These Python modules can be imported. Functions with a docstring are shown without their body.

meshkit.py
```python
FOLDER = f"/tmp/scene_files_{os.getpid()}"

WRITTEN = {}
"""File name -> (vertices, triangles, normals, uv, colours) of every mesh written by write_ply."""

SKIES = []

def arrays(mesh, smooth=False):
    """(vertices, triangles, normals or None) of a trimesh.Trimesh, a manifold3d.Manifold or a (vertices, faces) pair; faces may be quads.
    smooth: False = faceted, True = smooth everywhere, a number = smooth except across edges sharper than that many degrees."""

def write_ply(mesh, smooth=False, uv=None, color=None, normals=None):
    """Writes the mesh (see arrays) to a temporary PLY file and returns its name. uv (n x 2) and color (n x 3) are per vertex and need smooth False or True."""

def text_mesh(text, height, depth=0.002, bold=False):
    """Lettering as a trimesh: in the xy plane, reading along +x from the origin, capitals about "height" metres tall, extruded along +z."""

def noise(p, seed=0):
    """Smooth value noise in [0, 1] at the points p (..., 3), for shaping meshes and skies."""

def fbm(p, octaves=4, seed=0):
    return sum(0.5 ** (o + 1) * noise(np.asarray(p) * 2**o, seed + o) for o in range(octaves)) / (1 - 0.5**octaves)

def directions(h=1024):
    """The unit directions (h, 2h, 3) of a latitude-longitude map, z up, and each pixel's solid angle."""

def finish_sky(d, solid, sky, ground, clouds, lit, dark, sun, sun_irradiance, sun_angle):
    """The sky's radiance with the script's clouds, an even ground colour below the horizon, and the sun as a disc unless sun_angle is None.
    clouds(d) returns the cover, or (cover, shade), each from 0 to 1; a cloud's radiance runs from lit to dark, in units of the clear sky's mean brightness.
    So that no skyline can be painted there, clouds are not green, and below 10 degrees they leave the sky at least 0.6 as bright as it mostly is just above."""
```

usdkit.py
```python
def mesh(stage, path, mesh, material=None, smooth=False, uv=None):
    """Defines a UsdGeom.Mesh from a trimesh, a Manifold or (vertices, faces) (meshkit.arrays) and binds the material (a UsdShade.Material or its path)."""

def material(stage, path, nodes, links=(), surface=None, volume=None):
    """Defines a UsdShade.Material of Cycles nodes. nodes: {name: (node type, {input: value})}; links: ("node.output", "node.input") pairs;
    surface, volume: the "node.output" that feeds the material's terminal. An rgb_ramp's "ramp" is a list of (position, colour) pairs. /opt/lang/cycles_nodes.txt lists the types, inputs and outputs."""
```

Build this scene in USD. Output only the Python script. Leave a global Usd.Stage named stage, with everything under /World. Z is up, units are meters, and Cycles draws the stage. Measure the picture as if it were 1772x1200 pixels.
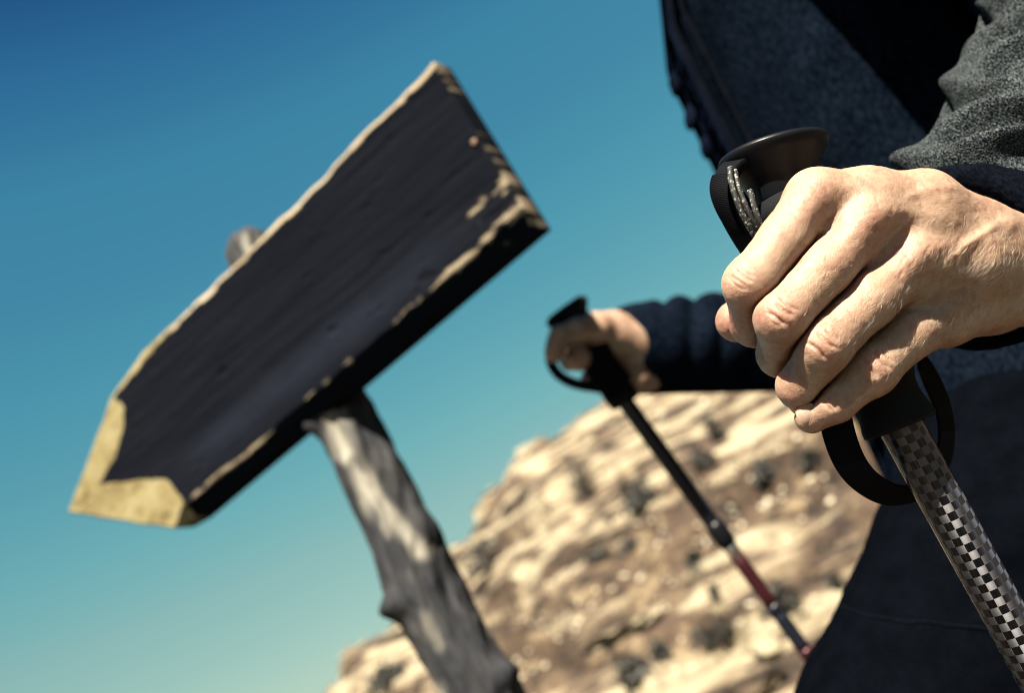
import math, numpy as np, trimesh, usdkit, meshkit
from scipy.spatial import cKDTree
from scipy.ndimage import gaussian_filter
from pxr import Usd, UsdGeom, UsdLux, UsdShade, Gf, Sdf, Vt

stage = Usd.Stage.CreateInMemory()
UsdGeom.SetStageUpAxis(stage, 'Z'); UsdGeom.SetStageMetersPerUnit(stage, 1.0)
stage.DefinePrim('/World', 'Xform'); stage.DefinePrim('/World/Looks', 'Scope')
rng = np.random.default_rng(7)

# ------------------------------------------------------------------ camera, sky, sun
ROLL, PITCH, FPX = math.radians(26), math.radians(18), 1739.0      # FPX: focal length in pixels of the 1772 px wide photograph
FW = np.array([0, math.cos(PITCH), math.sin(PITCH)])
_u0 = np.array([0, -math.sin(PITCH), math.cos(PITCH)]); _x0 = np.array([1.0, 0, 0])
RT = math.cos(ROLL) * _x0 - math.sin(ROLL) * _u0
UP = math.sin(ROLL) * _x0 + math.cos(ROLL) * _u0
CAM = np.stack([RT, UP, -FW], 1)                                    # camera axes as columns (x right, y up, z back)
cam = UsdGeom.Camera.Define(stage, '/World/camera')
cam.CreateHorizontalApertureAttr(36.0); cam.CreateVerticalApertureAttr(36.0 * 694 / 1024)
cam.CreateFocalLengthAttr(36.0 * FPX / 1772)
cam.CreateFStopAttr(7.0); cam.CreateFocusDistanceAttr(0.402); cam.CreateClippingRangeAttr((0.02, 20000.0))
m4 = np.eye(4); m4[:3, :3] = CAM
cam.AddTransformOp().Set(Gf.Matrix4d(*m4.T.ravel().tolist()))
EXPOSURE = 2.7
cam.CreateExposureAttr(EXPOSURE)

SUN = -0.48 * RT + 0.80 * UP - 0.30 * FW
SUN = SUN / np.linalg.norm(SUN)
sun = UsdLux.DistantLight.Define(stage, '/World/sun')
sun.CreateIntensityAttr(1.25); sun.CreateAngleAttr(0.5); sun.CreateNormalizeAttr(True)
sun.CreateColorAttr(Gf.Vec3f(1.0, 0.90, 0.70))
zx = SUN; xx = np.cross([0, 0, 1.0], zx); xx /= np.linalg.norm(xx); yx = np.cross(zx, xx)
m4 = np.eye(4); m4[:3, :3] = np.stack([xx, yx, zx], 1)
sun.AddTransformOp().Set(Gf.Matrix4d(*m4.T.ravel().tolist()))
sky = UsdLux.DomeLight.Define(stage, '/World/sky')
# thin mountain air: pale and greenish low down, deep blue overhead
AIR = [(-1, (0.189, 0.1929, 0.1741)), (0.0, (0.1991, 0.2086, 0.1819)), (0.1, (0.3235, 0.3249, 0.2148)), (0.2, (0.3472, 0.4135, 0.2576)), (0.27, (0.2808, 0.4686, 0.307)), (0.41, (0.2009, 0.5008, 0.382)), (0.5, (0.1814, 0.4857, 0.4135)), (0.57, (0.1755, 0.5097, 0.443)), (0.64, (0.1203, 0.3844, 0.4174)), (0.72, (0.0569, 0.1937, 0.2908)), (1, (0.0616, 0.11, 0.2589))]
skymat = usdkit.material(stage, '/World/Looks/sky', {
    's': ('sky_texture', {'sky_type': 'single_scattering', 'sun_disc': False, 'sun_elevation': math.asin(SUN[2]), 'sun_rotation': math.atan2(SUN[0], SUN[1]),
                          'altitude': 1500.0, 'air_density': 1.0, 'aerosol_density': 0.6, 'ozone_density': 1.0}),
    'tc': ('texture_coordinate', {}), 'sx': ('separate_xyz', {}), 'mr': ('map_range', {'from_min': -1, 'from_max': 1, 'to_min': 0, 'to_max': 1, 'clamp': True}),
    'air': ('rgb_ramp', {'ramp': [((z + 1) / 2, c) for z, c in AIR]}), 'm': ('mix_color', {'blend_type': 'multiply', 'fac': 1.0}),
    'bg': ('background_shader', {'strength': 0.05})},
    [('tc.generated', 'sx.vector'), ('sx.z', 'mr.value'), ('mr.result', 'air.fac'), ('s.color', 'm.a'), ('air.color', 'm.b'), ('m.result', 'bg.color')], surface='bg.background')
UsdShade.MaterialBindingAPI.Apply(sky.GetPrim()).Bind(skymat)
sky.GetPrim().SetCustomDataByKey('kind', 'structure')

# ------------------------------------------------------------------ helpers
def U(px, py, d):                                                   # a point on the photograph at depth d (metres) -> world
    return d * ((px - 886) / FPX * RT + (600 - py) / FPX * UP + FW)
def C(px, py, d):                                                   # the same in millimetres of the camera's axes
    return 1000 * d * np.array([(px - 886) / FPX, (600 - py) / FPX, -1.0])
def cam2w(v): return np.asarray(v) / 1000 @ CAM.T
def pix(w):
    w = np.asarray(w); d = w @ FW
    return np.stack([886 + FPX * (w @ RT) / d, 600 - FPX * (w @ UP) / d, d], -1)
_names = {}
def numbered(parent, name):
    k = (parent, name); n = _names.get(k, 0); _names[k] = n + 1
    return f'{parent}/{name}' if n == 0 else f'{parent}/{name}_{n:03d}'
def tag(prim, label=None, cat=None, group=None, kind=None):
    for k, v in (('label', label), ('category', cat), ('group', group), ('kind', kind)):
        if v: prim.SetCustomDataByKey(k, v)
    return prim
def thing(name, label, cat, group=None, loc=(0, 0, 0)):
    x = UsdGeom.Xform.Define(stage, numbered('/World', name)); x.AddTranslateOp().Set(Gf.Vec3d(*map(float, loc)))
    tag(x.GetPrim(), label, cat, group)
    return str(x.GetPath()), np.asarray(loc, float)
def obj(name, mesh, mat, parent='/World', origin=(0, 0, 0), smooth=True, attrs=None):
    v, f = (mesh.vertices, mesh.faces) if hasattr(mesh, 'vertices') else mesh
    p = numbered(parent, name)
    m = usdkit.mesh(stage, p, (np.asarray(v, float) - np.asarray(origin), f), mat, smooth=smooth)
    for k, a in (attrs or {}).items():
        UsdGeom.PrimvarsAPI(m).CreatePrimvar(k, Sdf.ValueTypeNames.FloatArray, 'vertex').Set(Vt.FloatArray.FromNumpy(np.asarray(a, np.float32)))
    return p
def mat(name, nodes, links=(), surface='p.BSDF'):
    return usdkit.material(stage, '/World/Looks/' + name, nodes, links, surface=surface)
def smin(a, b, k):
    h = np.clip(.5 + .5 * (b - a) / k, 0, 1)
    return b * (1 - h) + a * h - k * h * (1 - h)
def cone(p, a, b, ra, rb):                                          # distance to a capsule with two radii
    a, b = np.asarray(a, float), np.asarray(b, float); ba = b - a
    t = np.clip((p - a) @ ba / (ba @ ba), 0, 1)
    return np.linalg.norm(p - a - t[:, None] * ba, axis=1) - (ra + (rb - ra) * t)
def chain(p, pts, k):
    d = None
    for (a, ra), (b, rb) in zip(pts[:-1], pts[1:]):
        c = cone(p, a, b, ra, rb); d = c if d is None else smin(d, c, k)
    return d
def ellipsoid(p, c, axes, rad):
    q = (p - c) @ np.asarray(axes).T / np.asarray(rad)
    n = np.linalg.norm(q, axis=1)
    return (n - 1) * min(rad) if False else n * (n - 1) / np.maximum(np.linalg.norm(q / np.asarray(rad), axis=1), 1e-9)
def nets(fn, lo, hi, h, band=4):                                    # surface nets of fn < 0, evaluated only near the surface
    lo, hi = np.asarray(lo, float), np.asarray(hi, float); n = (np.ceil((hi - lo) / (h * band)).astype(int)) * band + 1
    ax = [lo[i] + h * np.arange(n[i]) for i in range(3)]
    cg = np.stack(np.meshgrid(*[a[::band] for a in ax], indexing='ij'), -1); cf = fn(cg.reshape(-1, 3)).reshape(cg.shape[:3])
    F = cf
    for i in range(3): F = np.repeat(F, band, axis=i)
    F = np.ascontiguousarray(F[:n[0], :n[1], :n[2]])
    near = np.abs(cf) < h * band * 1.9
    for i in range(3): near = np.repeat(near, band, axis=i)
    near = near[:n[0], :n[1], :n[2]]
    # nearest coarse sample may lie up to band away: widen
    from scipy.ndimage import binary_dilation
    near = binary_dilation(near, iterations=band)
    idx = np.argwhere(near)
    pts = lo + h * idx
    vals = np.concatenate([fn(c) for c in np.array_split(pts, max(1, len(pts) // 400000))])
    F[near] = vals
    S = F < 0
    cnt = sum(S[a:n[0] - 1 + a, b:n[1] - 1 + b, c:n[2] - 1 + c].astype(np.int8) for a in (0, 1) for b in (0, 1) for c in (0, 1))
    act = (cnt > 0) & (cnt < 8); cells = np.argwhere(act)
    ids = -np.ones(act.shape, int); ids[act] = np.arange(len(cells))
    acc, num = np.zeros((len(cells), 3)), np.zeros(len(cells))
    corners = [np.array(x) for x in np.ndindex(2, 2, 2)]
    for a in corners:
        for i in range(3):
            if a[i]: continue
            b = a.copy(); b[i] = 1
            fa = F[tuple((cells + a).T)]; fb = F[tuple((cells + b).T)]
            x = (fa < 0) != (fb < 0); t = np.where(x, fa / np.where(fa == fb, 1, fa - fb), 0)
            acc += np.where(x[:, None], a + t[:, None] * (b - a), 0); num += x
    V = lo + h * (cells + acc / num[:, None])
    quads = []
    for i in range(3):
        j, k = (i + 1) % 3, (i + 2) % 3
        sl0 = [slice(None)] * 3; sl1 = [slice(None)] * 3; sl0[i] = slice(0, -1); sl1[i] = slice(1, None)
        e = S[tuple(sl0)] != S[tuple(sl1)]
        at = np.argwhere(e); at = at[(at[:, j] > 0) & (at[:, k] > 0) & (at[:, j] < n[j] - 1) & (at[:, k] < n[k] - 1)]
        inside = S[tuple(at.T)]
        def cell(dj, dk):
            c = at.copy(); c[:, j] += dj; c[:, k] += dk
            return ids[tuple(c.T)]
        q = np.stack([cell(-1, -1), cell(0, -1), cell(0, 0), cell(-1, 0)], 1)
        q[~inside] = q[~inside][:, ::-1]; quads.append(q)
    q = np.vstack(quads)
    f = np.vstack([q[:, [0, 1, 2]], q[:, [0, 2, 3]]])
    return trimesh.Trimesh(V, f, process=False)
def normals(v, f):
    n = np.zeros_like(v); c = np.cross(v[f[:, 1]] - v[f[:, 0]], v[f[:, 2]] - v[f[:, 0]])
    for k in range(3): np.add.at(n, f[:, k], c)
    return n / np.maximum(np.linalg.norm(n, axis=1, keepdims=True), 1e-12)
def seg_dist2(P, line):                                             # 2D distance to a polyline, and the parameter along it (0..1)
    line = np.asarray(line, float); best = np.full(len(P), 1e9); par = np.zeros(len(P)); L = np.r_[0, np.cumsum(np.linalg.norm(np.diff(line, axis=0), axis=1))]
    for i, (a, b) in enumerate(zip(line[:-1], line[1:])):
        ba = b - a; t = np.clip((P - a) @ ba / (ba @ ba), 0, 1); d = np.linalg.norm(P - a - t[:, None] * ba, axis=1)
        m = d < best; best[m] = d[m]; par[m] = (L[i] + t[m] * (L[i + 1] - L[i])) / L[-1]
    return best, par
def spline(pts, n):
    from scipy.interpolate import CubicSpline
    pts = np.asarray(pts, float); t = np.r_[0, np.cumsum(np.linalg.norm(np.diff(pts[:, :3], axis=0), axis=1))]
    return CubicSpline(t, pts)(np.linspace(0, t[-1], n))
def tube(path, radius, nseg=24, cap=True, ref=None, squash=None):
    path = np.asarray(path, float); n = len(path); r = np.broadcast_to(radius, (n,)) if np.ndim(radius) < 2 else radius
    t = np.gradient(path, axis=0); t /= np.linalg.norm(t, axis=1, keepdims=True)
    ref = np.array([0.3, 0.2, 0.93]) if ref is None else np.asarray(ref, float)
    u = ref - (ref @ t[0]) * t[0]; u /= np.linalg.norm(u); us = []
    for i in range(n):
        u = u - (u @ t[i]) * t[i]; u /= np.linalg.norm(u); us.append(u)
    us = np.array(us); vs = np.cross(t, us); th = np.linspace(0, 2 * np.pi, nseg, endpoint=False)
    rr = r[:, None] if np.ndim(r) == 1 else r
    a, b = (1, 1) if squash is None else squash
    V = path[:, None] + (rr * np.cos(th) * a)[..., None] * us[:, None] + (rr * np.sin(th) * b)[..., None] * vs[:, None]
    i, j = np.meshgrid(np.arange(n - 1), np.arange(nseg), indexing='ij'); j2 = (j + 1) % nseg
    q = np.stack([i * nseg + j, i * nseg + j2, (i + 1) * nseg + j2, (i + 1) * nseg + j], -1).reshape(-1, 4)
    V = V.reshape(-1, 3); f = np.vstack([q[:, [0, 1, 2]], q[:, [0, 2, 3]]])
    if cap:
        V = np.vstack([V, path[0], path[-1]]); c0, c1 = len(V) - 2, len(V) - 1; k = np.arange(nseg); k2 = (k + 1) % nseg
        f = np.vstack([f, np.stack([np.full(nseg, c0), k2, k], 1), np.stack([np.full(nseg, c1), (n - 1) * nseg + k, (n - 1) * nseg + k2], 1)])
    return trimesh.Trimesh(V, f, process=False)
def ribbon(path, normal, width, thick):                             # a webbing strap: closed band of rectangular section
    path = np.asarray(path, float); n = len(path); t = np.gradient(path, axis=0); t /= np.linalg.norm(t, axis=1, keepdims=True)
    nn = np.broadcast_to(np.asarray(normal, float), (n, 3)); w = np.cross(t, nn); w /= np.linalg.norm(w, axis=1, keepdims=True); nn = np.cross(w, t)
    sec = [(-1, -.6), (-.9, -1), (.9, -1), (1, -.6), (1, .6), (.9, 1), (-.9, 1), (-1, .6)]; ns = len(sec)
    V = np.stack([path + w * (a * width / 2) + nn * (b * thick / 2) for a, b in sec], 1).reshape(-1, 3)
    i, j = np.meshgrid(np.arange(n - 1), np.arange(ns), indexing='ij'); j2 = (j + 1) % ns
    q = np.stack([i * ns + j, i * ns + j2, (i + 1) * ns + j2, (i + 1) * ns + j], -1).reshape(-1, 4)
    f = np.vstack([q[:, [0, 1, 2]], q[:, [0, 2, 3]]])
    V = np.vstack([V, path[0], path[-1]]); k = np.arange(ns); k2 = (k + 1) % ns
    f = np.vstack([f, np.stack([np.full(ns, len(V) - 2), k2, k], 1), np.stack([np.full(ns, len(V) - 1), (n - 1) * ns + k, (n - 1) * ns + k2], 1)])
    m = trimesh.Trimesh(V, f, process=False); return m if m.volume > 0 else trimesh.Trimesh(V, f[:, ::-1], process=False)
def frame(z, x=(1, 0, 0.1)):
    z = np.asarray(z, float) / np.linalg.norm(z); x = np.asarray(x, float); x = x - (x @ z) * z; x /= np.linalg.norm(x)
    return np.stack([x, np.cross(z, x), z], 1)
def lathe(profile, nseg=64):                                        # closed profile (r, z) about +z
    r, z = np.array(profile, float).T; th = np.linspace(0, 2 * np.pi, nseg, endpoint=False); n = len(r)
    V = np.stack([r[:, None] * np.cos(th), r[:, None] * np.sin(th), np.repeat(z[:, None], nseg, 1)], -1).reshape(-1, 3)
    i, j = np.meshgrid(np.arange(n - 1), np.arange(nseg), indexing='ij'); j2 = (j + 1) % nseg
    q = np.stack([i * nseg + j, i * nseg + j2, (i + 1) * nseg + j2, (i + 1) * nseg + j], -1).reshape(-1, 4)
    m = trimesh.Trimesh(V, np.vstack([q[:, [0, 1, 2]], q[:, [0, 2, 3]]]), process=False)
    return m if m.volume > 0 else trimesh.Trimesh(V, m.faces[:, ::-1], process=False)
def merge(*ms): return trimesh.util.concatenate(list(ms))

# ------------------------------------------------------------------ materials
MAP = ('mapping', {'scale': (1, 1, 1)})
skin = mat('skin', {
    'g': ('texture_coordinate', {}), 'a': ('attribute', {'attribute': 'flush'}),
    'n1': ('noise_texture', {'scale': 85, 'detail': 4, 'roughness': .6}), 'n2': ('noise_texture', {'scale': 420, 'detail': 3}),
    'v': ('voronoi_texture', {'feature': 'distance_to_edge', 'scale': 900, 'randomness': 1.0}),
    'v2': ('voronoi_texture', {'feature': 'f1', 'scale': 1500}),
    'r1': ('rgb_ramp', {'ramp': [(.28, (.150, .088, .064)), (.5, (.190, .124, .091)), (.72, (.213, .147, .110))]}),
    'r2': ('rgb_ramp', {'ramp': [(.35, (.70, .66, .62)), (.55, (1, 1, 1))]}),
    'red': ('mix_color', {'blend_type': 'mix', 'b': (.158, .070, .054)}), 'mul': ('mix_color', {'blend_type': 'multiply', 'fac': .5}),
    'vr': ('map_range', {'from_min': 0, 'from_max': .12, 'to_min': 0, 'to_max': 1, 'clamp': True}),
    'add': ('math', {'math_type': 'multiply_add', 'value2': 1.2}),
    'b': ('bump', {'strength': .28, 'distance': .0004}),
    'p': ('principled_bsdf', {'roughness': .54, 'specular_ior_level': .32, 'subsurface_weight': .3, 'subsurface_scale': .002, 'subsurface_radius': (1, .3, .15)})},
    [('g.object', 'n1.vector'), ('g.object', 'n2.vector'), ('g.object', 'v.vector'), ('n1.fac', 'r1.fac'), ('n2.fac', 'r2.fac'),
     ('r1.color', 'red.a'), ('a.fac', 'red.fac'), ('red.result', 'mul.a'), ('r2.color', 'mul.b'), ('mul.result', 'p.base_color'),
     ('v.distance', 'vr.value'), ('n2.fac', 'add.value1'), ('vr.result', 'add.value3'), ('add.value', 'b.height'), ('b.normal', 'p.normal')])
nail = mat('fingernail', {'p': ('principled_bsdf', {'base_color': (.20, .122, .092), 'specular_ior_level': .3, 'roughness': .5, 'subsurface_weight': .3, 'subsurface_scale': .002})})
hairm = mat('body_hair', {'p': ('principled_hair_bsdf', {'parametrization': 'Direct coloring', 'color': (.62, .42, .22), 'roughness': .35})})
def fabric(name, dark, light, scale, lo, hi, bump=.5, sheen=.3):
    return mat(name, {
        'g': ('texture_coordinate', {}), 'mp': ('mapping', {'scale': (1, 1, .55), 'rotation': (.35, .5, .2)}),
        'n': ('noise_texture', {'scale': scale, 'detail': 2.5, 'roughness': .65}), 'n3': ('noise_texture', {'scale': scale / 14, 'detail': 2}),
        'r': ('rgb_ramp', {'ramp': [(lo, dark), (hi, light)]}), 'r3': ('rgb_ramp', {'ramp': [(.3, (.7, .7, .7)), (.7, (1.1, 1.1, 1.1))]}),
        'm': ('mix_color', {'blend_type': 'multiply', 'fac': 1}),
        'v': ('voronoi_texture', {'scale': scale * .9, 'feature': 'f1'}), 'ad': ('math', {'math_type': 'subtract'}),
        'b': ('bump', {'strength': bump, 'distance': .0006}),
        'p': ('principled_bsdf', {'roughness': .85, 'specular_ior_level': .0, 'sheen_weight': sheen, 'sheen_roughness': .5, 'sheen_tint': (.8, .85, .8)})},
        [('g.object', 'mp.vector'), ('mp.vector', 'n.vector'), ('mp.vector', 'v.vector'), ('g.object', 'n3.vector'), ('n.fac', 'r.fac'), ('n3.fac', 'r3.fac'),
         ('r.color', 'm.a'), ('r3.color', 'm.b'), ('m.result', 'p.base_color'), ('n.fac', 'ad.value1'), ('v.distance', 'ad.value2'), ('ad.value', 'b.height'), ('b.normal', 'p.normal')])
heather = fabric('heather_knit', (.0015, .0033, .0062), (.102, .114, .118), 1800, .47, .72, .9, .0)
heather_shaded = fabric('heather_knit_shaded', (.0008, .0017, .0042), (.0044, .0070, .0124), 330, .40, .72, .5, .0)  # same knit as the sleeve, colour darkened for the shade on the torso
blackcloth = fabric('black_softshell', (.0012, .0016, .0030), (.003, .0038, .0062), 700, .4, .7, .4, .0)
navycloth = fabric('navy_softshell', (.0016, .0026, .0065), (.003, .0046, .0105), 500, .4, .7, .3, .0)
blackpants = fabric('black_trousers', (.0007, .0010, .0018), (.0012, .0015, .0025), 900, .4, .7, .2, .0)
rubber = mat('black_rubber', {'g': ('texture_coordinate', {}), 'n': ('noise_texture', {'scale': 900, 'detail': 2}), 'b': ('bump', {'strength': .12, 'distance': .0003}),
    'p': ('principled_bsdf', {'base_color': (.003, .0035, .005), 'roughness': .36, 'specular_ior_level': .12})}, [('g.object', 'n.vector'), ('n.fac', 'b.height'), ('b.normal', 'p.normal')])
foam = mat('grip_foam', {'g': ('texture_coordinate', {}), 'n': ('noise_texture', {'scale': 1600, 'detail': 3}), 'b': ('bump', {'strength': .6, 'distance': .0005}),
    'p': ('principled_bsdf', {'base_color': (.004, .0042, .006), 'roughness': .8, 'specular_ior_level': .08})}, [('g.object', 'n.vector'), ('n.fac', 'b.height'), ('b.normal', 'p.normal')])
webbing = mat('strap_webbing', {'u': ('uvmap', {'attribute': 'st'}), 'w': ('wave_texture', {'scale': 1, 'bands_direction': 'x', 'distortion': .4}), 'g': ('texture_coordinate', {}),
    'n': ('noise_texture', {'scale': 1800, 'detail': 2}), 'ad': ('math', {'math_type': 'add'}), 'b': ('bump', {'strength': .6, 'distance': .0004}),
    'p': ('principled_bsdf', {'base_color': (.0022, .0024, .0038), 'roughness': .75, 'specular_ior_level': .03})}, [('g.object', 'n.vector'), ('n.fac', 'b.height'), ('b.normal', 'p.normal')])
# ------------------------------------------------------------------ the ground: a mountain top with a rocky rise behind
SIL = np.array([(-40, -3), (-24, 0.5), (-19.5, 3.2), (-17.4, 4.9), (-15.5, 6.3), (-12.1, 6.7), (-9.4, 8.1), (-7.7, 8.8), (-5.7, 10.0), (-4.0, 11.2), (-2.4, 12.2), (1.5, 12.6), (3.7, 12.6), (8.4, 12.0), (13, 12.5), (22, 14), (35, 14), (55, 10), (80, 3), (110, -3)], float)
RIDGE = 24.0
def terrain(x, y):
    x, y = np.asarray(x, float), np.asarray(y, float); r = np.hypot(x, y); az = np.degrees(np.arctan2(x, y))
    el = np.interp(az, SIL[:, 0], SIL[:, 1], left=-3, right=-3)
    top = np.maximum(RIDGE * np.tan(np.radians(el)), -.9)
    t = np.clip((r - 5.0) / (RIDGE - 5.0), 0, 1); prof = t * (.75 + .25 * t)
    p = np.stack([x, y, 0 * x], -1)
    z = -.92 + (top + .92) * prof
    rough = np.clip((top + .9) / 2.0, 0, 1) * np.clip((r - 4) / 5, 0, 1)
    n1 = meshkit.fbm(p / 3.4, 4, 41) - .5
    zz = z + n1 * 1.1 * rough * np.clip(1.4 - t, .35, 1)
    # rock strata: shelves that run level round the hill
    q = zz / .62 + meshkit.fbm(p / 5.0, 3, 12) * 2.2
    st = (np.floor(q) + np.clip((q - np.floor(q) - .55) / .40, 0, 1) ** 1.3 - q)
    zz = zz + st * .62 * .8 * rough * np.clip(meshkit.noise(p / 4.2, 6) * 2.6 - .7, 0, 1)
    q2 = zz / .17 + meshkit.fbm(p / 1.6, 2, 15) * 1.6
    zz = zz + (np.floor(q2) + np.clip((q2 - np.floor(q2) - .5) / .45, 0, 1) - q2) * .17 * .85 * rough * np.clip(meshkit.noise(p / 2.2, 16) * 2.6 - .8, 0, 1)
    zz = zz + (meshkit.fbm(p / .55, 4, 77) - .5) * .24 * np.clip((r - 2.5) / 4, .12, 1)
    m = (r > 6.5) & (r < 30) & (np.abs(az - 3) < 34)                # bedding blocks with open joints between them
    if m.any():
        u_, w_ = x[m] + .35 * y[m] + 1.2 * (meshkit.noise(p[m] / 2.5, 23) - .5), zz[m] + .5 * (meshkit.noise(p[m] / 1.9, 24) - .5)
        for (su, sw, amp, sd) in ((1.7, .50, .34, 5), (.75, .24, .15, 6)):
            g2 = np.random.default_rng(sd); gx, gy = np.meshgrid(np.arange(-34, 35) , np.arange(-16, 40), indexing='ij'); pt = np.stack([gx + .5 * (gy % 2), gy], -1).reshape(-1, 2) + g2.uniform(-.36, .36, (gx.size, 2)); hv_ = g2.uniform(-1, 1, gx.size)
            dd, ii = cKDTree(pt).query(np.stack([u_ / su, w_ / sw], 1), k=2); e_ = dd[:, 1] - dd[:, 0]
            mk = np.clip(meshkit.noise(p[m] / 3.1, sd + 40) * 3.2 - 1.0, 0, 1) * rough[m]
            zz[m] += amp * mk * (hv_[ii[:, 0]] * np.clip(e_ / .16, 0, 1) - .55 * np.exp(-(e_ / .10) ** 2))
    back = np.clip((r - RIDGE) / 60, 0, 1); back = back * back * (3 - 2 * back)
    zz = zz * (1 - back) + back * (-8.0 + (meshkit.fbm(p / 180, 3, 3) - .5) * 14)
    near = np.clip(1 - (r - 1.5) / 2.5, 0, 1)
    return zz * (1 - near) + near * (-.905 + (meshkit.fbm(p / .6, 3, 5) - .5) * .05)
az = np.unique(np.r_[np.arange(-180, -36, 2.0), np.arange(-36, -20, .5), np.arange(-20, 26, .075), np.arange(26, 60, .5), np.arange(60, 180.01, 2.0)])
rr = np.unique(np.r_[0.05, .3, .6, np.geomspace(.9, 6, 40), np.linspace(6, 28, 420), np.geomspace(28.5, 3000, 60)])
A, Rr = np.meshgrid(np.radians(az), rr, indexing='ij'); GX, GY = Rr * np.sin(A), Rr * np.cos(A); GZ = terrain(GX, GY)
GV = np.stack([GX, GY, GZ], -1)
na, nr = len(az), len(rr); i, j = np.meshgrid(np.arange(na - 1), np.arange(nr - 1), indexing='ij')
gq = np.stack([i * nr + j, (i + 1) * nr + j, (i + 1) * nr + j + 1, i * nr + j + 1], -1).reshape(-1, 4)
gf = np.vstack([gq[:, [0, 1, 2]], gq[:, [0, 2, 3]]])
if np.cross(GV[1, 9] - GV[0, 9], GV[0, 10] - GV[0, 9])[2] > 0: pass
else: gf = gf[:, ::-1]
def hit(px, py, r0=7.0, r1=60.0):                                   # where the view through a pixel meets the ground
    d = U(px, py, 1.0); h = np.hypot(d[0], d[1]); r = np.linspace(r0, r1, 2500); P = d * (r / h)[:, None]
    below = P[:, 2] < terrain(P[:, 0], P[:, 1]); k = np.argmax(below)
    return P[k] if below.any() else None
# where earth and dry plants lie between the pale rock: bands along the slope
gv = GV.reshape(-1, 3); GPX = pix(gv); front = GPX[:, 2] > .5
earth = np.zeros(len(gv))
for ln, w, s in ((((880, 1100), (1000, 1040), (1130, 985), (1260, 905), (1400, 850), (1480, 800)), 120, 1.0), (((1300, 830), (1380, 800), (1450, 760)), 80, .9), (((930, 1185), (1080, 1110), (1230, 1090)), 34, .8), (((1000, 800), (1020, 860)), 30, .45), (((1190, 800), (1250, 740)), 24, .5)):
    wln = [hit(*q) for q in ln]; wln = np.array([q for q in wln if q is not None])
    sc = np.linalg.norm(wln, axis=1).mean() / FPX * w
    d3 = np.full(len(gv), 1e9)
    for a, b in zip(wln[:-1], wln[1:]):
        ba = b - a; t = np.clip((gv - a) @ ba / (ba @ ba), 0, 1); q = gv - a - t[:, None] * ba; q[:, 1] *= .45; d3 = np.minimum(d3, np.linalg.norm(q, axis=1))
    earth = np.maximum(earth, s * np.exp(-.5 * (d3 / (sc * .8)) ** 2))
earth = np.clip(earth + (meshkit.fbm(gv / 1.5, 4, 91) - .5) * .9 * (earth > .02) + .10 * meshkit.fbm(gv / 2, 3, 4) + .75 * np.clip((meshkit.fbm(gv / (1.7, 1.7, .55), 4, 14) - .54) * 7, 0, 1), 0, 1)
earth[np.linalg.norm(gv[:, :2], axis=1) < 6] = 1.0; gaz = np.degrees(np.arctan2(gv[:, 0], gv[:, 1])); away = np.clip((np.abs(gaz - 4) - 38) / 12, 0, 1); earth = np.maximum(earth, away); earth[np.linalg.norm(gv[:, :2], axis=1) > 60] = .9
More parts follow.
